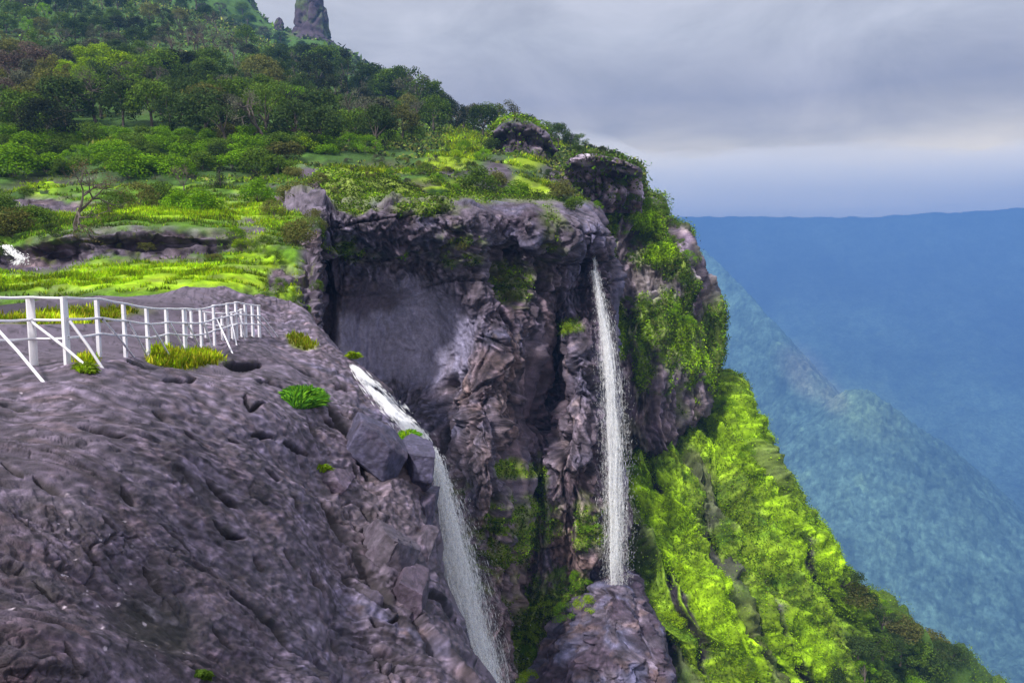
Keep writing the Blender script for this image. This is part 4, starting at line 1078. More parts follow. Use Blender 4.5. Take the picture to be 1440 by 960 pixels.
def make_tree(seed, shape):
    rng = np.random.default_rng(seed)
    cl_ = []
    if shape == 'round':
        for _ in range(32):
            u = unit(rng.normal(size=3)); u[2] = u[2] if u[2] > -0.4 else -u[2]
            cl_.append((np.array([u[0] * 0.36, u[1] * 0.36, 0.46 + u[2] * 0.38]), rng.uniform(0.11, 0.20)))
        nl, sz = 3600, 0.044
    elif shape == 'tall':
        for _ in range(26):
            z = rng.uniform(0.12, 0.93); w = 0.27 * math.sin(math.pi * min(1, (1.08 - z) / 0.85)) + 0.04
            a = rng.uniform(0, 6.28)
            cl_.append((np.array([math.cos(a) * w, math.sin(a) * w, z]), rng.uniform(0.08, 0.15)))
        nl, sz = 3000, 0.038
    elif shape == 'open':
        for _ in range(20):
            u = unit(rng.normal(size=3)); u[2] = u[2] if u[2] > -0.3 else -u[2]
            cl_.append((np.array([u[0] * 0.42, u[1] * 0.42, 0.48 + u[2] * 0.36]), rng.uniform(0.07, 0.14)))
        nl, sz = 1700, 0.036
    elif shape == 'bare':
        for _ in range(34):
            u = unit(rng.normal(size=3)); u[2] = abs(u[2]) - 0.15
            cl_.append((np.array([u[0] * 0.52, u[1] * 0.52, 0.55 + u[2] * 0.42]), rng.uniform(0.05, 0.09)))
        nl, sz = 900, 0.022
    elif shape == 'shrub':
        for _ in range(16):
            u = unit(rng.normal(size=3)); u[2] = abs(u[2])
            cl_.append((np.array([u[0] * 0.36, u[1] * 0.36, 0.16 + u[2] * 0.52]), rng.uniform(0.16, 0.28)))
        nl, sz = 2600, 0.058
    elif shape == 'fine_shrub':
        for _ in range(22):
            u = unit(rng.normal(size=3)); u[2] = abs(u[2])
            cl_.append((np.array([u[0] * 0.42, u[1] * 0.42, 0.10 + u[2] * 0.62]), rng.uniform(0.10, 0.2)))
        nl, sz = 2600, 0.040
    elif shape == 'cone':
        for z in np.linspace(0.12, 0.95, 12):
            for a in range(4):
                t = rng.uniform(0, 6.28); w = 0.24 * (1.02 - z)
                cl_.append((np.array([math.cos(t) * w, math.sin(t) * w, z]), 0.03 + 0.09 * (1.05 - z)))
        nl, sz = 1800, 0.034
    V, F, c = crown_arrays(rng, cl_, nl, sz)
    crown = mesh_data(shape + '_crown', V, F, M_LEAF, c)
    if shape == 'bare':
        # twigs that fork again and again, leaves only at the tips
        parts, tips = [], []
        def grow(p, dr, ln, r, lev):
            q = p + dr * ln; m_ = (p + q) / 2 + rng.normal(size=3) * ln * 0.08
            parts.append(tube([p, m_, q], [r, r * 0.8, r * 0.62], 5))
            if lev == 0:
                tips.append(q); return
            for _ in range(3 if lev > 1 else 2):
                nd = unit(dr + rng.normal(size=3) * 0.55 + np.array([0, 0, 0.10]))
                grow(q, nd, ln * rng.uniform(0.62, 0.85), r * 0.6, lev - 1)
        grow(np.array([0, 0, -0.05]), unit(np.array([rng.normal() * 0.12, rng.normal() * 0.12, 1])), 0.26, 0.026, 4)
        V, F = join(parts); tipa = np.array(tips); sc_ = 1.0 / tipa[:, 2].max()
        trunk = mesh_data('bare_trunk', V * sc_, F, M_BARK)
        k = 900; C = tipa[rng.integers(0, len(tipa), k)] * sc_ + rng.normal(size=(k, 3)) * 0.035
        V, F = quads(C, unit(rng.normal(size=(k, 3)) + np.array([0, 0, .3])), 0.024 * rng.uniform(0.6, 1.3, k), 0.7, rng)
        return mesh_data('bare_crown', V, F, M_LEAF, np.repeat(rng.uniform(0.5, 1.1, (k, 1)) * np.ones((1, 3)), 4, axis=0)), trunk
    order = rng.permutation(len(cl_))[:9 if shape == 'bare' else 6]
    if shape == 'bare':
        order = rng.permutation(len(cl_))[:26]
    ends = [cl_[i][0] for i in order]
    fork = {'round': 0.34, 'tall': 0.35, 'open': 0.34, 'bare': 0.22, 'shrub': 0.06, 'fine_shrub': 0.05, 'cone': 0.8}[shape]
    V, F = trunk_arrays(rng, ends, {'bare': 0.03, 'shrub': 0.02, 'fine_shrub': 0.015, 'cone': 0.02}.get(shape, 0.028), fork)
    trunk = mesh_data(shape + '_trunk', V, F, M_BARK)
    return crown, trunk


TREES = {s: [make_tree(100 * i + j, s) for j in range(k)] for i, (s, k) in enumerate(
    (('round', 5), ('tall', 3), ('open', 3), ('bare', 3), ('shrub', 4), ('fine_shrub', 3), ('cone', 1)))}
ORD = ['first', 'second', 'third', 'fourth', 'fifth', 'sixth', 'seventh', 'eighth', 'ninth', 'tenth', 'eleventh', 'twelfth', 'thirteenth', 'fourteenth',
       'fifteenth', 'sixteenth', 'seventeenth', 'eighteenth', 'nineteenth', 'twentieth'] + ['twenty-' + w for w in
       ('first', 'second', 'third', 'fourth', 'fifth', 'sixth', 'seventh', 'eighth', 'ninth')] + ['thirtieth'] + ['thirty-' + w for w in
       ('first', 'second', 'third', 'fourth', 'fifth', 'sixth', 'seventh', 'eighth', 'ninth')]
CTRUNK = (1, 1, 1)
C_DARK = (0.080, 0.130, 0.034); C_DEEP = (0.050, 0.066, 0.032); C_MID = (0.15, 0.25, 0.030); C_OLIVE = (0.21, 0.22, 0.055)
C_LIME = (0.38, 0.58, 0.015); C_GREEN = (0.23, 0.45, 0.015); C_BROWN = (0.19, 0.14, 0.11); C_GREY = (0.15, 0.16, 0.10)
CNAME = {C_DARK: 'dark green', C_DEEP: 'very dark', C_MID: 'mid green', C_OLIVE: 'olive', C_LIME: 'bright lime', C_GREEN: 'fresh green', C_BROWN: 'brownish', C_GREY: 'grey green'}
prng = random.Random(3)


def plant(kind, px, py, z, hm, wide, color, label, cat, group, sink=0.04, names=('crown', 'trunk')):
    """hm metres tall, foot seen at (px, py)"""
    d = z.at(px, py)
    if d is None:
        return None
    P = pt(px, py, d + 0.25)
    crown, trunk = prng.choice(TREES[kind])
    e = empty('tree' if cat == 'tree' else 'shrub', (P[0], P[1], P[2] - sink * hm), label, cat, group)
    e.rotation_euler = (0, 0, prng.uniform(0, 6.28)); e.scale = (hm * wide, hm * wide, hm)
    j = prng.uniform(0.8, 1.2)
    put(crown, names[0], e, color=tuple(v * j for v in color))
    put(trunk, names[1], e)
    return e


Z_HILL = ZBuf(hill); Z_UH = ZBuf(uh); Z_T = ZBuf(terr); Z_HT = ZBuf(hill, terr); Z_SLAB = ZBuf(slab); Z_CL = ZBuf(cl); Z_BT = ZBuf(bt); Z_GS = ZBuf(gs); Z_ALL = ZBuf(slab, terr, hill, cl, bt, tier, outc, cn, gs)


def skyline(x):
    return float(np.interp(x, [-50, 250, 300, 345, 385, 410, 470, 520, 620, 690, 740, 800, 850, 880],
                           [-40, -30, 30, 60, 72, 88, 112, 128, 158, 176, 188, 203, 220, 240]))


_col_top = np.array([np.argmax(Z_HILL.z[:, c] < 1e8) for c in range(ZW)])


def real_sky(x):
    c = int((x + 300) / ZS)
    return float(np.median(_col_top[max(0, c - 2):c + 3])) * ZS - 200


SHAPEW = {'round': 'round-crowned', 'tall': 'upright', 'open': 'loose-crowned', 'bare': 'thin-leaved'}
# ---- the wood on the hill, row by row upward
ROWS = [203, 190, 176, 160, 143, 126, 108, 90, 71, 52, 32, 12, -8]
n_tree = 0
for ri, y0 in enumerate(ROWS):
    xs = []
    x = -25 + (ri % 2) * 14
    while x < 860:
        yb = y0 + (prng.uniform(-6, 6))
        if x > 430: yb += 6
        if x > 560: yb += 8
        sky = skyline(x)
        ok = yb > sky + 3
        if ri == 0 and (x < 40 or 95 < x < 300): ok = False
        if ri == 1 and (60 < x < 200 or 600 < x < 680): ok = False
        if 630 < x < 690 and yb > 178: ok = False
        if x > 690 and (yb > 205 or 700 < x < 775 and yb > 176): ok = False
        if yb > 216: ok = False
        if ok: xs.append((x, yb))
        dd = Z_HILL.at(x, max(yb, sky + 4)) or 150
        x += (2700 / dd + 9) * prng.uniform(0.8, 1.25)
    for k, (x, yb) in enumerate(xs):
        kind = prng.choices(['round', 'tall', 'open', 'bare'], [7, 2, 2, 1])[0]
        colr = prng.choices([C_DARK, C_DEEP, C_MID, C_OLIVE, C_GREY, C_GREEN], [5, 2, 4, 1.6, 1.6, 0.6])[0]
        hm = prng.uniform(4.0, 6.4)
        if abs(x - 130) < 45 and abs(yb - 118) < 14: colr, kind = C_LIME, 'round'
        if x < 90 and 90 < yb < 180: colr = prng.choice([C_GREY, C_BROWN, C_OLIVE])
        if 220 < x < 330 and 50 < yb < 100: colr, kind = prng.choice([C_BROWN, C_GREY]), prng.choice(['bare', 'open'])
        if abs(x - 437) < 16 and abs(yb - 140) < 18: kind, colr, hm = 'tall', C_DEEP, 8.5
        if 540 < x < 600 and yb < 160: hm *= 1.1
        if x > 640: hm = prng.uniform(2.2, 3.4); colr = prng.choice([C_DARK, C_DEEP, C_MID])
        if kind == 'bare' and colr in (C_DARK, C_DEEP): colr = C_GREY
        rowname = 'lowest row' if ri == 0 else ORD[ri] + ' row up'
        plant(kind, x, yb, Z_HILL, hm, prng.uniform(0.9, 1.25) if kind != 'tall' else prng.uniform(0.8, 1.0), colr,
              f"{CNAME[colr]} {SHAPEW[kind]} tree, {ORD[k]} from left in {rowname} of hill wood", 'tree', 'trees of the wood on the hill')
        n_tree += 1
# ---- trees standing against the sky
SIL = [(400, 48), (470, 62), (500, 76), (535, 95), (570, 86), (590, 98), (620, 130), (640, 140), (660, 141), (690, 138), (720, 148), (745, 156), (770, 166), (800, 178), (830, 193), (850, 198), (862, 212)]
x = 425; k = 0
while x < 862:
    yb = real_sky(x) + prng.uniform(3, 9)
    top = np.interp(x, *zip(*SIL)) + prng.uniform(-3, 9)
    d = Z_HILL.at(x, yb) or 130
    hm = max(1.2, (yb - top) / FPX * d)
    if hm > 1.3:
        colr = prng.choice([C_DARK, C_DEEP, C_MID, C_DARK, C_GREY]); kind = prng.choice(['round', 'tall', 'round', 'open'])
        plant(kind, x, yb, Z_HILL, hm, prng.uniform(0.9, 1.3), colr, f"{CNAME[colr]} {SHAPEW[kind]} tree against the sky, {ORD[k]} from left along the descending skyline", 'tree', 'trees on the skyline of the hill')
        k += 1; n_tree += 1
    x += prng.uniform(11, 19)
# ---- far trees on the higher hill
for ri, y0 in enumerate([92, 72, 54, 36, 20]):
    xs = [x + prng.uniform(-6, 6) for x in range(200 + ri * 8, 560, 26)]
    sk = lambda x: np.interp(x, [200, 312, 352, 384, 420, 468, 525, 570], [-60, -15, 28, 46, 52, 72, 112, 150])
    xs = [x for x in xs if y0 + prng.uniform(-3, 3) + max(0, x - 380) * 0.42 > sk(x) + 2 and y0 + max(0, x - 380) * 0.42 < skyline(x) + 12]
    for k, x in enumerate(xs):
        colr = prng.choice([C_DARK, C_GREY, C_MID, C_DARK])
        plant(prng.choice(['round', 'open', 'round']), x, y0 + max(0, x - 380) * 0.42, Z_UH, prng.uniform(4.5, 7), 1.3, colr,
              f"hazy {CNAME[colr]} tree, {ORD[k]} from left in {ORD[ri]} row from bottom under the pinnacle ridge", 'tree', 'far trees below the pinnacle')
        n_tree += 1
print('trees', n_tree)

# ---- shrubs and small trees of the terrace: (kind, px, py_foot, height px, width ratio, colour, where)
SH = [
 ('shrub', 20, 250, 60, 1.2, C_GREEN, 'at the left edge of the upper meadow'), ('shrub', 62, 246, 46, 1.3, C_GREEN, 'above the bright bank'), ('fine_shrub', 95, 250, 36, 1.2, C_MID, 'on top of the bright bank'),
 ('shrub', 180, 250, 44, 1.3, C_GREEN, 'beside the dark outcrop below the wood'), ('shrub', 215, 246, 40, 1.4, C_GREEN, 'in the green belt under the wood'), ('shrub', 250, 248, 38, 1.3, C_GREEN, 'in the middle of the green belt'),
 ('shrub', 285, 243, 36, 1.5, C_MID, 'in the green belt, above the conifer'), ('shrub', 325, 240, 40, 1.4, C_GREEN, 'in the green belt, right half'), ('shrub', 362, 244, 46, 1.2, C_MID, 'at the right end of the green belt'), ('shrub', 392, 248, 44, 1.1, C_MID, 'next to the mossy boulders'),
 ('shrub', 150, 222, 30, 1.5, C_GREEN, 'in the back of the green belt, left'), ('shrub', 205, 216, 26, 1.6, C_MID, 'at the foot of the wood, left'), ('shrub', 240, 214, 28, 1.6, C_GREEN, 'at the foot of the wood, middle'), ('shrub', 275, 216, 28, 1.5, C_GREEN, 'at the foot of the wood above the belt'),
 ('shrub', 310, 214, 28, 1.6, C_MID, 'at the foot of the wood, right'), ('shrub', 345, 212, 30, 1.4, C_GREEN, 'behind the green belt, right'), ('shrub', 40, 214, 34, 1.5, C_GREEN, 'below the grey trees at far left'), ('shrub', 85, 216, 28, 1.5, C_MID, 'left of the little yellow clearing'), ('shrub', 5, 200, 34, 1.4, C_GREEN, 'touching the left photo edge below the wood'),
 ('shrub', 430, 214, 30, 1.2, C_LIME, 'bright among dark trees at the wood edge'), ('shrub', 460, 218, 22, 1.4, C_GREEN, 'behind the yellow terrace strips'),
 ('cone', 310, 264, 34, 1.0, C_DEEP, 'alone on the meadow, a tiny conifer'), ('bare', 258, 270, 40, 0.9, C_BROWN, 'left of the tiny conifer'), ('shrub', 252, 292, 34, 1.3, C_GREEN, 'in the meadow clump, left'), ('shrub', 285, 297, 40, 1.4, C_GREEN, 'in the meadow clump, right'),
 ('fine_shrub', 195, 292, 50, 1.1, C_OLIVE, 'right of the leaning bare tree'), ('fine_shrub', 170, 298, 40, 1.2, C_MID, 'behind the leaning bare tree'), ('shrub', 225, 282, 34, 1.3, C_MID, 'between the meadow clumps'),
 ('shrub', 362, 284, 42, 1.1, C_GREEN, 'left of the two round bushes'), ('shrub', 415, 286, 42, 1.2, C_OLIVE, 'round and pale above the gorge'), ('fine_shrub', 385, 304, 32, 1.2, C_OLIVE, 'on the boulders beside the meadow'), ('shrub', 420, 345, 48, 1.0, C_OLIVE, 'large beside the gorge corner'), ('fine_shrub', 440, 320, 36, 1.0, C_OLIVE, 'hanging over the gorge corner'),
 ('fine_shrub', 372, 350, 26, 1.3, C_MID, 'on the step below the meadow'), ('fine_shrub', 345, 355, 28, 1.4, C_LIME, 'on the mossy step, left'), ('fine_shrub', 330, 338, 26, 1.2, C_GREEN, 'at the end of the rock band'), ('fine_shrub', 385, 372, 28, 1.0, C_MID, 'above the lower lime bank'), ('fine_shrub', 395, 412, 30, 0.8, C_MID, 'dark at the foot of the lime bank'), ('fine_shrub', 300, 368, 16, 1.8, C_OLIVE, 'low on the lime ledge'),
 ('shrub', 15, 335, 60, 1.1, C_OLIVE, 'above the small cascade'), ('shrub', 45, 318, 36, 1.4, C_MID, 'between the small cascade and the bare tree'), ('shrub', 0, 300, 40, 1.2, C_MID, 'at left edge under the bright bank'), ('shrub', 38, 276, 16, 1.2, C_MID, 'small and round on the bright bank'), ('fine_shrub', 75, 335, 28, 1.3, C_DARK, 'under the bare tree'),
 ('fine_shrub', 135, 345, 22, 1.5, C_OLIVE, 'on the dark overhang'), ('fine_shrub', 205, 352, 16, 1.6, C_OLIVE, 'low on the rock band'),
 ('fine_shrub', 445, 410, 24, 0.9, C_MID, 'clinging to the corner wall'), ('fine_shrub', 432, 445, 22, 0.8, C_GREEN, 'above the end of the railing'), ('shrub', 412, 250, 22, 1.4, C_OLIVE, 'on the mossy boulders'), ('fine_shrub', 448, 262, 26, 1.2, C_OLIVE, 'above the dark corner'),
]
for kind, px, py, hp, wd, colr, where in SH:
    d = Z_HT.at(px, py) or 60
    plant(kind, px, py, Z_HT, hp * d / FPX, wd, colr, f"{CNAME[colr]} {'tree' if kind in ('bare', 'cone') else 'shrub'} {where}", 'tree' if kind in ('bare', 'cone') else 'shrub', 'shrubs of the grassy terrace')
for r_i, y0 in enumerate((197, 211, 225, 240)):
    x = 8 + r_i * 9; k = 0
    while x < (690 if r_i == 0 else 560 if r_i == 1 else 420 if r_i < 3 else 250):
        if not (95 < x < 185 and r_i == 1) and not (595 < x):
            colr = prng.choices([C_GREEN, C_MID, C_OLIVE, C_DARK], [5, 4, 1, 1])[0]; y_ = y0 + prng.uniform(-4, 4)
            d = Z_HT.at(x, y_) or 75
            plant(prng.choice(['shrub', 'shrub', 'fine_shrub']), x, y_, Z_HT, prng.uniform(22, 34) * d / FPX, prng.uniform(1.2, 1.7), colr,
                  f"{CNAME[colr]} shrub, {ORD[k]} from left in {ORD[3 - r_i]} row up of the shrub belt", 'shrub', 'shrub belt below the wood')
            k += 1
        x += prng.uniform(22, 34)
# the leaning half-bare tree on the terrace
for px, py, hp, wd in ((108, 325, 98, 0.95),):
    d = Z_T.at(px, py) or 41
    e = plant('bare', px, py, Z_T, hp * d / FPX, wd, (0.15, 0.12, 0.06), 'spreading half-bare tree with brown twigs on the terrace behind the railing', 'tree', 'shrubs of the grassy terrace')

# ---- bushes along the cliff rim and ledges: (px, py, height px, colour, where)
RIM = [
 (478, 274, 22, C_OLIVE, 'first on the cliff rim from the corner'), (505, 268, 14, C_BROWN, 'dry on the cliff rim'), (535, 270, 16, C_OLIVE, 'low on the cliff rim behind the flat wall'), (598, 246, 24, C_MID, 'between the yellow strips'), (585, 268, 12, C_OLIVE, 'low at the brink below the strips'),
 (640, 268, 14, C_GREEN, 'at the brink left of the big rim bush'), (672, 268, 42, C_MID, 'large and dark where the rim steps down'), (662, 240, 18, C_DARK, 'behind the large rim bush'), (700, 262, 26, C_OLIVE, 'right of the large rim bush'), (728, 276, 28, C_GREEN, 'on the green ledge'),
 (742, 246, 20, C_MID, 'under the small outcrop'), (790, 280, 34, C_OLIVE, 'between the green ledge and the dark columns'), (808, 296, 26, C_MID, 'at the foot of the dark columns'), (775, 252, 20, C_DARK, 'right of the small outcrop'), (770, 222, 12, C_MID, 'on top near the outcrop'), (795, 222, 12, C_DARK, 'on the skyline before the columns'), (812, 216, 16, C_DARK, 'on top of the columns, left'),
 (850, 218, 18, C_DEEP, 'on top of the columns, right'), (832, 220, 10, C_MID, 'on top of the columns, middle'), (840, 294, 16, C_GREEN, 'where the thin waterfall begins'), (888, 290, 26, C_MID, 'below the dark columns, right'), (915, 294, 22, C_GREEN, 'at the shoulder of the buttress'), (930, 300, 18, C_MID, 'on the skyline of the buttress'), (862, 282, 16, C_MID, 'between the columns and the buttress'),
 (826, 226, 12, C_MID, 'hanging over the dark columns, left'), (858, 226, 13, C_GREEN, 'hanging over the dark columns, middle'), (884, 240, 13, C_DARK, 'hanging over the dark columns, right'), (818, 268, 16, C_OLIVE, 'halfway down the dark columns, left'), (872, 262, 14, C_MID, 'halfway down the dark columns, right'),
 (735, 172, 8, C_GREEN, 'on top of the small outcrop'), (716, 176, 9, C_LIME, 'yellow on top of the small outcrop'), (692, 212, 26, C_DARK, 'left of the small outcrop'), (680, 226, 24, C_GREEN, 'on the steep green patch'), (655, 214, 22, C_GREEN, 'at the top of the steep green patch'), (640, 222, 16, C_LIME, 'beside the steep green patch'),
]
for k_, (a_, b_) in enumerate([(462, 236), (480, 250), (498, 240), (520, 252), (538, 237), (556, 254), (575, 246), (592, 236), (612, 256), (628, 243), (646, 252), (470, 262), (515, 263), (572, 262), (606, 240), (548, 246), (490, 230), (532, 228), (570, 230), (610, 229), (640, 232)]):
    RIM.append((a_, b_, prng.uniform(10, 17), prng.choice([C_OLIVE, C_MID, C_GREY, C_GREEN]), f'{ORD[k_]} of the low bushes among the yellow strips'))
for px, py, hp, colr, where in RIM:
    z = Z_ALL
    d = z.at(px, py) or 90
    plant('fine_shrub' if hp < 25 else 'shrub', px, py, z, hp * d / FPX, prng.uniform(1.0, 1.5), colr, f"{CNAME[colr]} bush {where}", 'bush', 'bushes along the cliff top')
WALL = [
 (485, 358, 26, C_OLIVE, 'leftmost on the upper ledge of the flat wall'), (520, 362, 16, C_OLIVE, 'second on the upper ledge of the flat wall'), (640, 352, 38, C_OLIVE, 'spindly, sprouting from the cliff right of the upper ledge'), (660, 372, 22, C_OLIVE, 'just below the spindly cliff bush'), (705, 400, 26, C_OLIVE, 'in the steep crack of the cliff'), (718, 425, 22, C_OLIVE, 'lower in the steep crack'),
 (800, 468, 16, C_LIME, 'small on the smooth cliff panel'), (727, 668, 16, C_LIME, 'tiny above the mossy shelf'), (760, 690, 18, C_GREEN, 'on the right lip of the mossy shelf'), (765, 722, 22, C_GREEN, 'lower on the right lip of the mossy shelf'), (738, 742, 20, C_LIME, 'on the mossy shelf, right'), (708, 750, 18, C_LIME, 'on the mossy shelf, middle'), (735, 786, 22, C_LIME, 'under the mossy shelf'),
 (783, 818, 34, C_MID, 'at the top of the hollow'), (815, 826, 34, C_GREEN, 'right side of the hollow'), (765, 862, 34, C_LIME, 'left side of the hollow'), (795, 872, 34, C_GREEN, 'middle of the hollow'), (822, 858, 30, C_LIME, 'lowest right in the hollow'), (750, 890, 30, C_LIME, 'left below the hollow'), (745, 930, 30, C_GREEN, 'beside the grey rock cone'), (745, 965, 30, C_LIME, 'at the photo bottom beside the grey cone'), (775, 838, 24, C_OLIVE, 'hidden under the hollow roof'),
 (828, 745, 26, C_GREEN, 'behind the thin fall'),
 (770, 355, 18, C_OLIVE, 'high in the dark upper gully'), (560, 300, 12, C_OLIVE, 'just under the rim of the flat wall'), (610, 296, 12, C_OLIVE, 'under the rim, right part of flat wall'),
]
for px, py, hp, colr, where in WALL:
    z = ZBuf(cl, cn) if 'zc' not in globals() else zc
    zc = z
    d = z.at(px, py) or 62
    plant('fine_shrub', px, py, z, hp * d / FPX, prng.uniform(1.0, 1.4), colr, f"{CNAME[colr]} cliff bush {where}", 'bush', 'bushes growing on the cliff face')
BTS = [
 (870, 330, 20, C_GREEN), (900, 345, 22, C_MID), (935, 350, 22, C_GREEN), (950, 345, 20, C_MID), (968, 366, 20, C_GREEN), (925, 375, 24, C_MID), (885, 372, 24, C_MID), (955, 400, 24, C_MID), (978, 410, 22, C_MID), (905, 440, 24, C_MID), (940, 440, 26, C_GREEN),
 (880, 430, 20, C_MID), (965, 460, 24, C_GREEN), (990, 470, 20, C_MID), (890, 500, 24, C_MID), (925, 510, 22, C_MID), (985, 540, 20, C_GREEN), (900, 540, 20, C_MID), (925, 560, 18, C_MID), (1000, 500, 16, C_GREEN), (985, 385, 14, C_MID), (948, 322, 16, C_MID),
]
BTS.sort(key=lambda t: (t[1] // 60, t[0]))
rowc = {}
for px, py, hp, colr in BTS:
    r_i = py // 60; rowc[r_i] = rowc.get(r_i, 0) + 1
    d = Z_BT.at(px, py) or 85
    plant('fine_shrub', px, py, Z_BT, hp * d / FPX, prng.uniform(1.0, 1.5), colr, f"{CNAME[colr]} bush on the buttress, {ORD[rowc[r_i]-1]} from left in tier {ORD[r_i-5]} from top", 'bush', 'bushes clinging to the buttress')
# ---- green slope: bushes high up, trees at the lower right
SL = []
for k in range(70):
    px = prng.uniform(880, 1340); 
    lo = np.interp(px, [880, 1000, 1100, 1180, 1340], [660, 600, 720, 800, 925]); py = prng.uniform(lo, 985)
    wood = (px - 1240) / 60 + (py - 880) / 60 * 0.5 > -0.4
    if not wood and prng.random() < 0.65: continue
    SL.append((px, py, wood))
for px, py in ((1012, 556), (1022, 575), (1008, 590), (1150, 815), (1165, 822), (1185, 838), (1200, 848), (1215, 858), (1232, 868), (1250, 882), (1268, 892), (1285, 905), (1303, 915), (1320, 925), (1338, 936), (1352, 948), (1050, 640), (1068, 665), (1090, 700), (1122, 760), (1140, 795),
               (1240, 890), (1262, 905), (1275, 930), (1300, 945), (1240, 930), (1268, 950), (1320, 955)):
    SL.append((px, py, px > 1160))
SL.sort(key=lambda t: (int(t[1]) // 40, t[0])); rowc = {}
for px, py, wood in SL:
    d = Z_GS.at(px, py)
    if d is None: continue
    r_i = int(py) // 40; rowc[r_i] = rowc.get(r_i, 0) + 1
    colr = prng.choice([C_DARK, C_MID, C_MID, C_OLIVE, C_GREEN]) if wood else prng.choice([C_GREEN, C_MID, C_LIME])
    hm = prng.uniform(2.2, 4.0) if wood else prng.uniform(1.0, 1.9)
    plant(prng.choice(['round', 'shrub', 'open']) if wood else 'fine_shrub', px, py, Z_GS, hm, prng.uniform(1.1, 1.5), colr,
          f"{CNAME[colr]} {'tree' if wood else 'bush'}, {ORD[rowc[r_i]-1]} from left in {ORD[r_i-13]} band down the green slope", 'tree' if wood else 'bush', 'trees and bushes of the green slope')


# ------------------------------------------------------------------ ground cover too small to count
def cover(name, patch, mask, n, size, label, colf, lift=0.3, upright=False, seed=1, aspect=0.6, jit=1.0):
    rng = np.random.default_rng(seed)
    P = patch.P.reshape(patch.nv, patch.nu, 3)
    area = (np.linalg.norm(np.gradient(P, axis=0), axis=2) * np.linalg.norm(np.gradient(P, axis=1), axis=2)).ravel()
    px, py, d = proj(patch.P)
    facing = np.einsum('ij,ij->i', patch.N, unit(-patch.P))
    vis = (px > -60) & (px < 1500) & (py > -30) & (py < 1000) & (facing > -0.15)
    w = mask * area * vis / np.maximum(d, 5) ** 1.2
    cs = np.cumsum(w); i = np.searchsorted(cs, rng.random(n) * cs[-1])
    i = np.clip(i, 0, len(w) - 1)
    C = patch.P[i] + rng.normal(size=(n, 3)) * 0.5 * np.sqrt(area[i])[:, None]
    s = size * rng.uniform(0.5, 1.4, n) * (d[i] / 80.0) ** 0.5
    up = np.array([0, 0, 1.0])
    CUR[0] = 0
    col = colf(i, rng) * (1 - jit + jit * rng.uniform(0.5, 1.3, (n, 1))) * np.exp(jit * (0.9 * noise(C * 0.45) + 0.8 * noise(C * 1.1 + 30)))[:, None]
    if upright:
        t = unit(rng.normal(size=(n, 3)) * np.array([1, 1, 0.0]))
        lean = unit(up + rng.normal(size=(n, 3)) * 0.35)
        V = np.stack([C - t * s[:, None] * 0.16, C + t * s[:, None] * 0.16, C + lean * s[:, None]], 1).reshape(-1, 3)
        F = np.arange(3 * n).reshape(n, 3); cc = np.repeat(col, 3, axis=0)
    else:
        C = C + patch.N[i] * s[:, None] * lift * rng.random((n, 1))
        nr = unit(patch.N[i] * 0.7 + up * 0.5 + rng.normal(size=(n, 3)) * 0.6)
        V, F = quads(C, nr, s, aspect, rng); cc = np.repeat(col, 4, axis=0)
    o = mesh_obj(name, V, F, M_GRASS, cc, kind='stuff')
    o['label'] = label
    return o


def cmix(*cols):
    A = np.array(cols)
    def f(i, rng):
        return A[rng.integers(0, len(A), len(i))]
    return f


cover('grass', slab, slab.grass * (slab.grass > 0.3), 14000, 0.28, 'yellow green grass tufts in hollows of the rock slab beside the railing', cmix(YEL, LIME, YEL * 0.8, (0.4, 0.36, 0.03)), upright=True, seed=1)
cover('grass', terr, terr.grass, 190000, 0.20, 'bright lime grass covering the ledges of the terrace', lambda i, rng: np.where(rng.random((len(i), 1)) < 0.1 + 0.85 * terr.bright[i][:, None], cmix(LIME * 1.15, LIME, YEL)(i, rng), cmix(MID * 0.8, MID * 1.2, OLV)(i, rng)), upright=True, seed=2)
cover('grass', hill, hill.grass, 90000, 0.24, 'yellow green grass on the strips above the cliff', cmix(LIME, YEL * 0.9, YEL * 0.7, MID), upright=True, seed=3)
und = np.clip(1 - hill.grass, 0, 1) * (1 + 5 * sm(175, 190, hill.py0))
cover('undergrowth', hill, und, 270000, 0.5, 'dark undergrowth between the trees of the wood', cmix(C_DARK, C_DEEP, C_MID, C_OLIVE), seed=4, lift=1.2)
cover('undergrowth', uh, np.ones(len(uh.P)), 40000, 1.5, 'hazy scrub on the high hill below the pinnacle', cmix(C_DARK, C_DEEP, C_MID, C_GREY), seed=5, lift=1.0)
cover('moss', cl, cl.grass * (cl.grass > 0.25), 65000, 0.19, 'green moss and small plants in patches on the cliff face', cmix((0.15, 0.23, 0.012), LIME * 0.7, MID, OLV * 0.8, DGR), seed=6, lift=1.2)
cover('ground_cover', bt, bt.grass * (bt.grass > 0.2), 90000, 0.21, 'leafy creepers hanging over the buttress', lambda i, rng: np.where(rng.random((len(i), 1)) < 0.15 + 0.8 * bt.bright[i][:, None], LIME * 0.9, cmix((0.10, 0.15, 0.02), MID * 0.7, OLV * 0.9, MID)(i, rng)), seed=7, lift=1.5)
cover('ground_cover', gs, gs.grass ** 2, 170000, 0.17, 'lush low plants carpeting the green slope', lambda i, rng: np.where(rng.random((len(i), 1)) < 0.06 + 0.8 * gs.lime[i][:, None], cmix(LIME * 1.2, LIME, LIME * 0.8)(i, rng), cmix(LIME * 0.8, (0.13, 0.19, 0.012), MID, OLV * 0.9, MID * 0.6, DGR * 1.5, LIME * 0.6)(i, rng)), seed=8, lift=1.2, jit=0.6)
cover('moss', tier, tier.grass + 0.02, 6000, 0.35, 'plants on the top of the dark rock columns', cmix(MID, C_DARK, OLV), seed=9, lift=1.2)
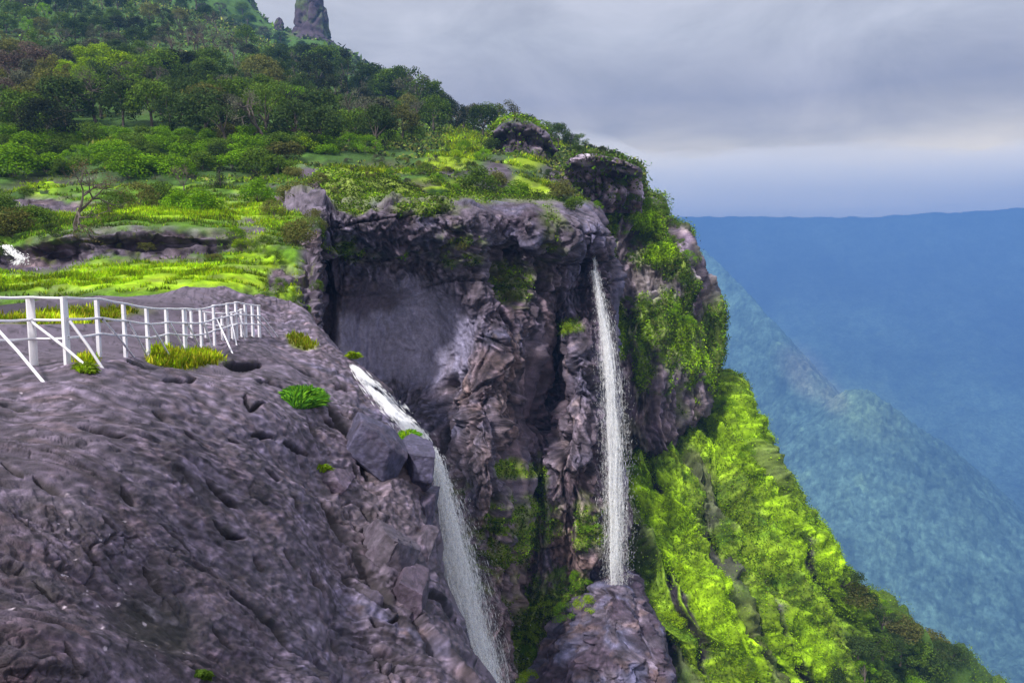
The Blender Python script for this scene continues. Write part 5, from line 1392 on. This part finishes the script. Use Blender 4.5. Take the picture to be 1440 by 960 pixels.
cover('moss', outc, outc.grass + 0.02, 5000, 0.30, 'plants on the small outcrop at the edge of the wood', cmix(MID, LIME * .8, OLV), seed=10, lift=1.2)
# ------------------------------------------------------------------ railing
def rodseg(path, r, k=6):
    return tube(path, [r] * len(path), k)


def boxbeam(a, b, w, dpt, yaw):
    """upright flat post from a to b, rounded a little at the corners"""
    c, s = math.cos(yaw), math.sin(yaw)
    X = np.array([c, s, 0]) * w / 2; Y = np.array([-s, c, 0]) * dpt / 2
    V, F = [], []
    prof = [(-1, -.7), (-.7, -1), (.7, -1), (1, -.7), (1, .7), (.7, 1), (-.7, 1), (-1, .7)]
    for P_ in (a, b):
        for u, v in prof: V.append(np.array(P_) + X * u + Y * v)
    V.append(np.array(b) + np.array([0, 0, 0.012]))
    V = np.array(V)
    F = [(i, (i + 1) % 8, 8 + (i + 1) % 8, 8 + i) for i in range(8)]
    T = [(8 + i, 8 + (i + 1) % 8, 16, 16) for i in range(0)]
    cap = [(8, 9, 10, 11), (8, 11, 12, 15), (12, 13, 14, 15)]
    return V[:16], np.array(F + cap)


def make_railing(posts, label, heights, brace_dirs, wpost=0.13):
    """posts: (px_foot, py_foot, py_top)"""
    feet, tops = [], []
    for px, yf, yt in posts:
        d = Z_SLAB.at(px, yf) or 28.0
        f_ = pt(px, yf, d); t_ = f_.copy(); t_[2] = f_[2] + (yf - yt) / FPX * d * 1.0
        feet.append(f_); tops.append(t_)
    root = empty('railing', feet[len(feet) // 2], label, 'railing')
    org = feet[len(feet) // 2]
    n = len(feet)
    for i in range(n):
        a = tops[max(i - 1, 0)]; b = tops[min(i + 1, n - 1)]
        yaw = math.atan2(b[1] - a[1], b[0] - a[0])
        V, F = boxbeam(feet[i] - org - np.array([0, 0, 0.25]), tops[i] - org, wpost, 0.07, yaw)
        mesh_obj('post', V, F, M_RAIL, parent=root)
    off = []
    for i in range(n):
        a = tops[max(i - 1, 0)]; b = tops[min(i + 1, n - 1)]
        t = unit((b - a) * np.array([1, 1, 0])); nrm = np.array([t[1], -t[0], 0.0])
        if nrm @ feet[i] > 0: nrm = -nrm
        off.append(nrm * 0.055)
    for hfrac in heights:
        path = []
        for i in range(n):
            p = feet[i] * (1 - hfrac) + tops[i] * hfrac - org + off[i]
            path.append(p)
            if i < n - 1:
                q = feet[i + 1] * (1 - hfrac) + tops[i + 1] * hfrac - org + off[i + 1]
                m_ = (p + q) / 2; m_[2] -= 0.012; path.append(m_)
        V, F = rodseg(path, 0.025)
        mesh_obj('rail', V, F, M_RAIL, parent=root, smooth=True)
    for i, (bx_, by_) in brace_dirs.items():
        d = (Z_SLAB.at(bx_, by_) or 20)
        e = pt(bx_, by_, d) - org
        s_ = feet[i] * 0.36 + tops[i] * 0.64 - org + off[i] * 1.5
        V, F = rodseg([s_, (s_ + e) / 2, e + np.array([0, 0, -0.06])], 0.025)
        mesh_obj('brace', V, F, M_RAIL, parent=root, smooth=True)
    return root


POSTS = [(-70, 520, 416), (-12, 517, 416.5), (48, 513, 416.5), (95, 510.5, 417), (140, 500.5, 419), (177, 500, 426), (209, 501, 432), (236, 491, 433), (261, 495, 433), (284, 493, 433.5), (302, 485, 428.5), (321, 479, 426), (333, 474, 424), (346, 473, 427), (356, 472.5, 428), (365, 472, 429)]
BR = {1: (66, 538), 2: (133, 520), 3: (148, 519), 4: (190, 501), 5: (208, 500), 6: (242, 504), 7: (262, 494), 8: (284, 492), 9: (300, 492), 10: (328, 497), 11: (333, 484), 12: (345, 477), 14: (384, 473), 15: (391, 472)}
make_railing(POSTS, 'white painted metal railing with diagonal braces on the near brink of the rock slab', (0.985, 0.66, 0.385), BR)
POSTS2 = [(262, 474, 436), (270, 474, 434), (290, 474, 438), (313, 476, 440), (327, 474, 438), (340, 473, 434)]
make_railing(POSTS2, 'smaller white railing run seen behind the railing, near its far end', (0.98, 0.5), {}, 0.08)


# ------------------------------------------------------------------ boulders set into the slab's outer edge
def boulder(px, py, wpx, hpx, dep, seed, label, d=None, colr=None, rot=(0, 0, 0), k=1.3):
    """angular block; box cut by random planes"""
    import bmesh
    rng = np.random.default_rng(seed)
    d = (Z_SLAB.at(px, py) or d) + 0.12 * dep
    w, hgt = wpx * d / FPX, hpx * d / FPX
    bm = bmesh.new()
    bmesh.ops.create_cube(bm, size=1.0)
    for _ in range(9):
        n_ = unit(rng.normal(size=3)); o_ = n_ * rng.uniform(0.40, 0.56)
        geom = bm.verts[:] + bm.edges[:] + bm.faces[:]
        r_ = bmesh.ops.bisect_plane(bm, geom=geom, plane_co=Vector(o_), plane_no=Vector(n_), clear_outer=True)
        ed = [e for e in bm.edges if e.is_boundary]
        if ed: bmesh.ops.holes_fill(bm, edges=ed)
    bmesh.ops.bevel(bm, geom=bm.edges[:], offset=0.02, segments=1, affect='EDGES')
    bmesh.ops.triangulate(bm, faces=bm.faces[:])
    for _ in range(4):
        bmesh.ops.subdivide_edges(bm, edges=[e for e in bm.edges if e.calc_length() > 0.05], cuts=1, use_grid_fill=False)
        bmesh.ops.triangulate(bm, faces=bm.faces[:])
    V = np.array([v.co[:] for v in bm.verts]); F = np.array([[v.index for v in f.verts] for f in bm.faces])
    Nn = np.array([v.normal[:] for v in bm.verts])
    bm.free()
    CUR[0] = 0
    V = V * np.array([w, dep, hgt])
    V = V + unit(Nn) * (0.05 * fbm(V * 1.3 + seed, 4) * 1.5 + 0.03 * fbm(V * 5 + seed, 3))[:, None]
    col = np.tile(LAV * 0.8 if colr is None else np.array(colr), (len(V), 1))
    col = mixc(col, LAVD, sm(0, 0.4, fbm(V * 0.9 + seed, 4)) * 0.7)
    CUR[0] = 0; col = col * np.exp(0.5 * noise(V * 6) + 0.5 * noise(V * 13) + 0.4 * noise(V * 2.5))[:, None]
    o = mesh_obj('boulder', V, F, M_SLAB, col, smooth=False, rough=np.full(len(V), 0.3))
    o.location = tuple(float(v) for v in pt(px, py, d)); o.rotation_euler = tuple(math.radians(a) for a in rot)
    return tag(o, label, 'boulder', 'rocks on the outer edge of the slab')


BL_ = (0.060, 0.054, 0.098)
boulder(528, 628, 84, 60, 2.6, 3, 'large blue-grey block below the start of the near waterfall', 30.2, BL_, (0, 32, 12))
boulder(582, 660, 44, 78, 2.2, 5, 'tall dark block beside the top of the near waterfall', 30.0, BL_, (4, 8, 10))
boulder(598, 716, 26, 56, 1.6, 9, 'narrow block under the tall dark one, touching the near waterfall', 29.0, BL_, (0, 12, 0))
boulder(540, 782, 70, 74, 1.8, 12, 'wedge shaped grey block lying in the long crack of the slab', 21.2, LAV * 0.45, (0, 38, 20))
boulder(578, 832, 50, 50, 1.4, 17, 'small dark block at the low end of the long crack', 21.8, LAVD * 1.2, (0, 30, 0))
boulder(470, 676, 40, 30, 1.2, 21, 'low rounded rock at the upper end of the long crack', 19.5, LAVD * 1.4, (0, 40, 0))
boulder(600, 760, 22, 40, 1.2, 23, 'thin leaning rock at the slab edge by the falling water', 26.4, LAV * 0.5, (0, 20, 0))

# fern tuft on the slab
def tuft(px, py, wpx, n, hgt, label, cols, seed):
    rng = np.random.default_rng(seed); d = Z_SLAB.at(px, py); c = pt(px, py, d)
    w = wpx * d / FPX / 2
    a = rng.uniform(0, 6.28, n); r = np.sqrt(rng.random(n)) * w
    # follow the slope: sample depth under every leaf
    base = np.array([pt(px + math.cos(t) * q_ / d * FPX, py + math.sin(t) * q_ * 0.55 / d * FPX, 1.0) for t, q_ in zip(a, r)])
    dd = np.array([Z_SLAB.at(*[float(v) for v in proj(b[None])[:2]]) or d for b in base])
    base = base * np.clip(dd, d * 0.93, d * 1.07)[:, None]
    out = unit(np.stack([np.cos(a), np.sin(a), 0 * a], 1) * (r / w)[:, None] + rng.normal(size=(n, 3)) * 0.35 + np.array([0, 0, 0.9]))
    hh = hgt * rng.uniform(0.5, 1.1, n) * (1.1 - 0.5 * r / w)
    side = unit(np.cross(out, rng.normal(size=(n, 3)))) * 0.028
    mid = base + out * hh[:, None] * 0.6
    tip = base + out * hh[:, None] + np.array([0, 0, -0.05]) + (out * np.array([1, 1, 0])) * hh[:, None] * 0.3
    V = np.stack([base, mid - side, tip, mid + side], 1).reshape(-1, 3); F = np.arange(4 * n).reshape(n, 4)
    A = np.array(cols); col = np.repeat(A[rng.integers(0, len(A), n)] * rng.uniform(0.6, 1.3, (n, 1)), 4, axis=0)
    o = mesh_obj('plant', V - c, F, M_GRASS, col); o.location = tuple(float(v) for v in c)
    return tag(o, label, 'plant')


tuft(427, 562, 52, 3200, 0.42, 'leafy green clump growing alone on the bare rock slab', [(0.09, 0.26, 0.02), (0.16, 0.36, 0.02), (0.05, 0.16, 0.02)], 3)
tuft(455, 660, 18, 260, 0.2, 'tiny yellow green plant in a crack of the slab', [LIME, (0.2, 0.3, 0.02)], 4)
tuft(576, 614, 26, 420, 0.3, 'small green plant on the block beside the near waterfall', [LIME, (0.1, 0.28, 0.02)], 5)
tuft(497, 502, 14, 300, 0.3, 'yellow green tuft at the top edge of the slab by the gorge', [LIME, YEL], 6)
tuft(120, 520, 24, 260, 0.2, 'thin grass tuft on the slab in front of the railing', [LIME * .8, (0.2, 0.28, 0.03)], 7)
tuft(285, 950, 20, 160, 0.1, 'tiny dark green sprig low on the slab', [(0.08, 0.14, 0.02)], 8)

# ------------------------------------------------------------------ falling water
def spray(name, path, n, seed, length, width, mat, parent=None, spread_d=0.5, pw=0.0, core=0.42, zb=None):
    """path: (px_left, px_right, py, depth, density). thin drops stretched along the fall"""
    rng = np.random.default_rng(seed)
    A = np.array(path, float)
    cum = np.concatenate([[0], np.cumsum(0.5 * (A[1:, 4] + A[:-1, 4]) * np.hypot(np.diff(A[:, 2]), np.diff((A[:, 0] + A[:, 1]) / 2)))])
    t = rng.random(n) * cum[-1]
    k = np.clip(np.searchsorted(cum, t) - 1, 0, len(A) - 2); f = (t - cum[k]) / (cum[k + 1] - cum[k])
    B = A[k] * (1 - f)[:, None] + A[k + 1] * f[:, None]
    # dense core, thin veil
    g = np.where(rng.random(n) < 0.72, rng.normal(core, 0.13, n), rng.normal(0.5, 0.27, n))
    CUR[0] = 0
    g = g + noise(np.stack([g * 7, B[:, 2] / 70.0, 0 * g], 1)) * 0.07
    px = B[:, 0] + (B[:, 1] - B[:, 0]) * g; py = B[:, 2]
    if zb is not None:
        B[:, 3] = [(zb.at(a_, b_) or c_) - 0.18 for a_, b_, c_ in zip(px, py, B[:, 3])]
    d = B[:, 3] + rng.normal(size=n) * spread_d
    c = pt(px, py, d)
    b2 = A[np.minimum(k + 1, len(A) - 1)]; b1 = A[k]
    q1 = pt(b1[:, 0] + (b1[:, 1] - b1[:, 0]) * g, b1[:, 2], b1[:, 3]); q2 = pt(b2[:, 0] + (b2[:, 1] - b2[:, 0]) * g, b2[:, 2], b2[:, 3])
    dr = unit(unit(q2 - q1) + rng.normal(size=(n, 3)) * 0.06)
    ln = length * rng.uniform(0.3, 1.5, n) * (1 + pw * (rng.random(n) < 0.08) * 3)
    side = unit(np.cross(dr, rng.normal(size=(n, 3)))) * (width * rng.uniform(0.4, 1.3, n))[:, None]
    V = np.stack([c - dr * ln[:, None], c + side, c + dr * ln[:, None], c - side], 1).reshape(-1, 3)
    o = mesh_obj(name, V, np.arange(4 * n).reshape(n, 4), mat, parent=parent)
    return o


w1 = empty('waterfall', pt(606, 640, 38), 'near white waterfall sliding off the slab and dropping into the gorge', 'waterfall')
inv = Matrix.Translation(-Vector(w1.location))
o = spray('cascade', [(494, 504, 516, 32.7, .5), (508, 530, 538, 32.4, 1), (532, 560, 568, 32.2, 1), (556, 584, 594, 31.8, 1.1), (576, 604, 618, 32.4, 1.1), (592, 612, 640, 34.5, 1)], 9000, 3, 0.15, 0.02, M_WATER, spread_d=0.08, zb=Z_SLAB)
o.data.transform(inv); o.parent = w1
o = spray('falling_sheet', [(598, 612, 628, 36.5, 1.0), (603, 622, 650, 38, 1.2), (603, 638, 700, 39, 1.5), (607, 655, 760, 39.5, 1.7), (615, 670, 820, 39.8, 1.8), (628, 684, 880, 40, 1.8), (644, 697, 930, 40.2, 1.6), (660, 710, 985, 40.4, 1.6), (680, 725, 1060, 40.5, 1.4)], 120000, 4, 0.13, 0.016, M_WATER, spread_d=0.5, pw=1, core=0.36)
o.data.transform(inv); o.parent = w1
o = spray('mist', [(598, 622, 640, 37, .6), (602, 648, 700, 39, 1.2), (606, 672, 770, 39.6, 1.5), (618, 690, 840, 39.9, 1.6), (638, 708, 900, 40.1, 1.6), (660, 722, 960, 40.3, 1.5), (670, 730, 1000, 40.4, 1)], 90000, 14, 0.045, 0.02, M_WATER_THIN, spread_d=0.7)
o.data.transform(inv); o.parent = w1
w2 = empty('waterfall', pt(838, 365, 67), 'tall thin white waterfall dropping in front of the dark cliff beside the buttress', 'waterfall')
inv = Matrix.Translation(-Vector(w2.location))
o = spray('falling_sheet', [(832, 838, 352, 68.5, .25), (834, 843, 385, 67.5, .6), (838, 852, 425, 66.5, 1.0), (845, 868, 490, 65.5, 1.3), (847, 876, 550, 65, 1.3), (849, 880, 620, 64.8, 1.4), (849, 881, 700, 64.6, 1.3), (850, 880, 760, 64.5, 1.0), (852, 876, 800, 64.4, .4)], 9500, 5, 0.2, 0.017, M_WATER, spread_d=0.4, pw=1)
o.data.transform(inv); o.parent = w2
o = spray('mist', [(830, 842, 380, 67, .3), (838, 862, 450, 66, .7), (843, 878, 540, 65, 1.0), (845, 886, 640, 64.8, 1.2), (846, 888, 730, 64.6, 1.3), (848, 888, 790, 64.4, 1.2), (850, 886, 822, 64.3, .4)], 60000, 15, 0.07, 0.03, M_WATER_THIN, spread_d=0.6)
o.data.transform(inv); o.parent = w2
w3 = empty('waterfall', pt(18, 350, 39), 'small white cascade under the shrubs at the left end of the terrace', 'waterfall')
o = spray('cascade', [(0, 14, 345, 38.4, 1), (8, 30, 356, 38, 1), (22, 40, 364, 37.8, .8), (10, 40, 372, 37.4, .2)], 1100, 6, 0.08, 0.03, M_WATER, spread_d=0.15)
o.data.transform(Matrix.Translation(-Vector(w3.location))); o.parent = w3

# ------------------------------------------------------------------ pinnacles on the far ridge
def pinnacle(px, py_foot, py_top, wpx, d, seed, label, wtop=0.6):
    rng = np.random.default_rng(seed); CUR[0] = 0
    hgt = (py_foot - py_top) / FPX * d; w = wpx / FPX * d / 2
    nz, na = 90, 110
    zz, aa = np.meshgrid(np.linspace(-0.25, 1, nz), np.linspace(0, 2 * math.pi, na, endpoint=False), indexing='ij')
    prof = np.interp(zz, [-0.25, 0, 0.25, 0.6, 0.82, 0.93, 1.0], [1.6, 1.12, 1.0, 0.86, wtop + 0.15, wtop - 0.15, 0.02])
    V = np.stack([np.cos(aa) * w * prof, np.sin(aa) * w * prof, zz * hgt], -1).reshape(-1, 3)
    nn = unit(V * np.array([1, 1, 0.15]))
    f1, f2, r, v = worley(V * np.array([1, 1, 0.5]) * 0.12 * 10 / w + seed)
    hh = (r[:, 0] - 0.5) * 0.22 * w + 0.12 * w * fbm(V / w * 1.3 + seed, 5) - 0.1 * w * (1 - sm(0, 0.12, f2 - f1)) + 0.02 * w * np.sin(V[:, 2] / hgt * 22 + 3 * noise(V / w))
    V = V + nn * hh[:, None] * sm(0, 0.15, 1.03 - (V[:, 2] / hgt))[:, None]
    i = np.arange(nz * na).reshape(nz, na); j = np.roll(i, -1, axis=1)
    F = np.stack([i[:-1], j[:-1], j[1:], i[1:]], -1).reshape(-1, 4)
    col = np.tile(LAVD * 0.9, (len(V), 1)); col = mixc(col, np.array([0.07, 0.10, 0.03]), sm(-0.1, 0.3, fbm(V / w * 1.1 + 8, 4)) * 0.8)
    o = mesh_obj('rock_pinnacle', V, F, M_CLIFF, col, smooth=True, rough=np.zeros(len(V)))
    o.location = tuple(float(v) for v in pt(px, py_foot, d))
    return tag(o, label, 'rock pinnacle')


pinnacle(438, 50, -8, 44, 345, 2, 'large blunt rock pinnacle standing on the skyline above the wood', 0.72)
pinnacle(393, 46, 25, 14, 350, 5, 'small pointed rock left of the large pinnacle on the skyline', 0.4)
# ------------------------------------------------------------------ render settings
SC.render.engine = 'CYCLES'
SC.view_settings.view_transform = 'Standard'
SC.view_settings.look = 'None'
SC.view_settings.exposure = EXPOSURE
SC.view_settings.gamma = 1.0
SC.view_settings.use_curve_mapping = False
c = SC.cycles
c.use_denoising = True
c.max_bounces = 6; c.diffuse_bounces = 3; c.glossy_bounces = 2; c.transmission_bounces = 2
c.volume_bounces = 1; c.transparent_max_bounces = 24
c.caustics_reflective = False; c.caustics_refractive = False
c.sample_clamp_indirect = 4.0
SC.render.resolution_x = 1024; SC.render.resolution_y = 682
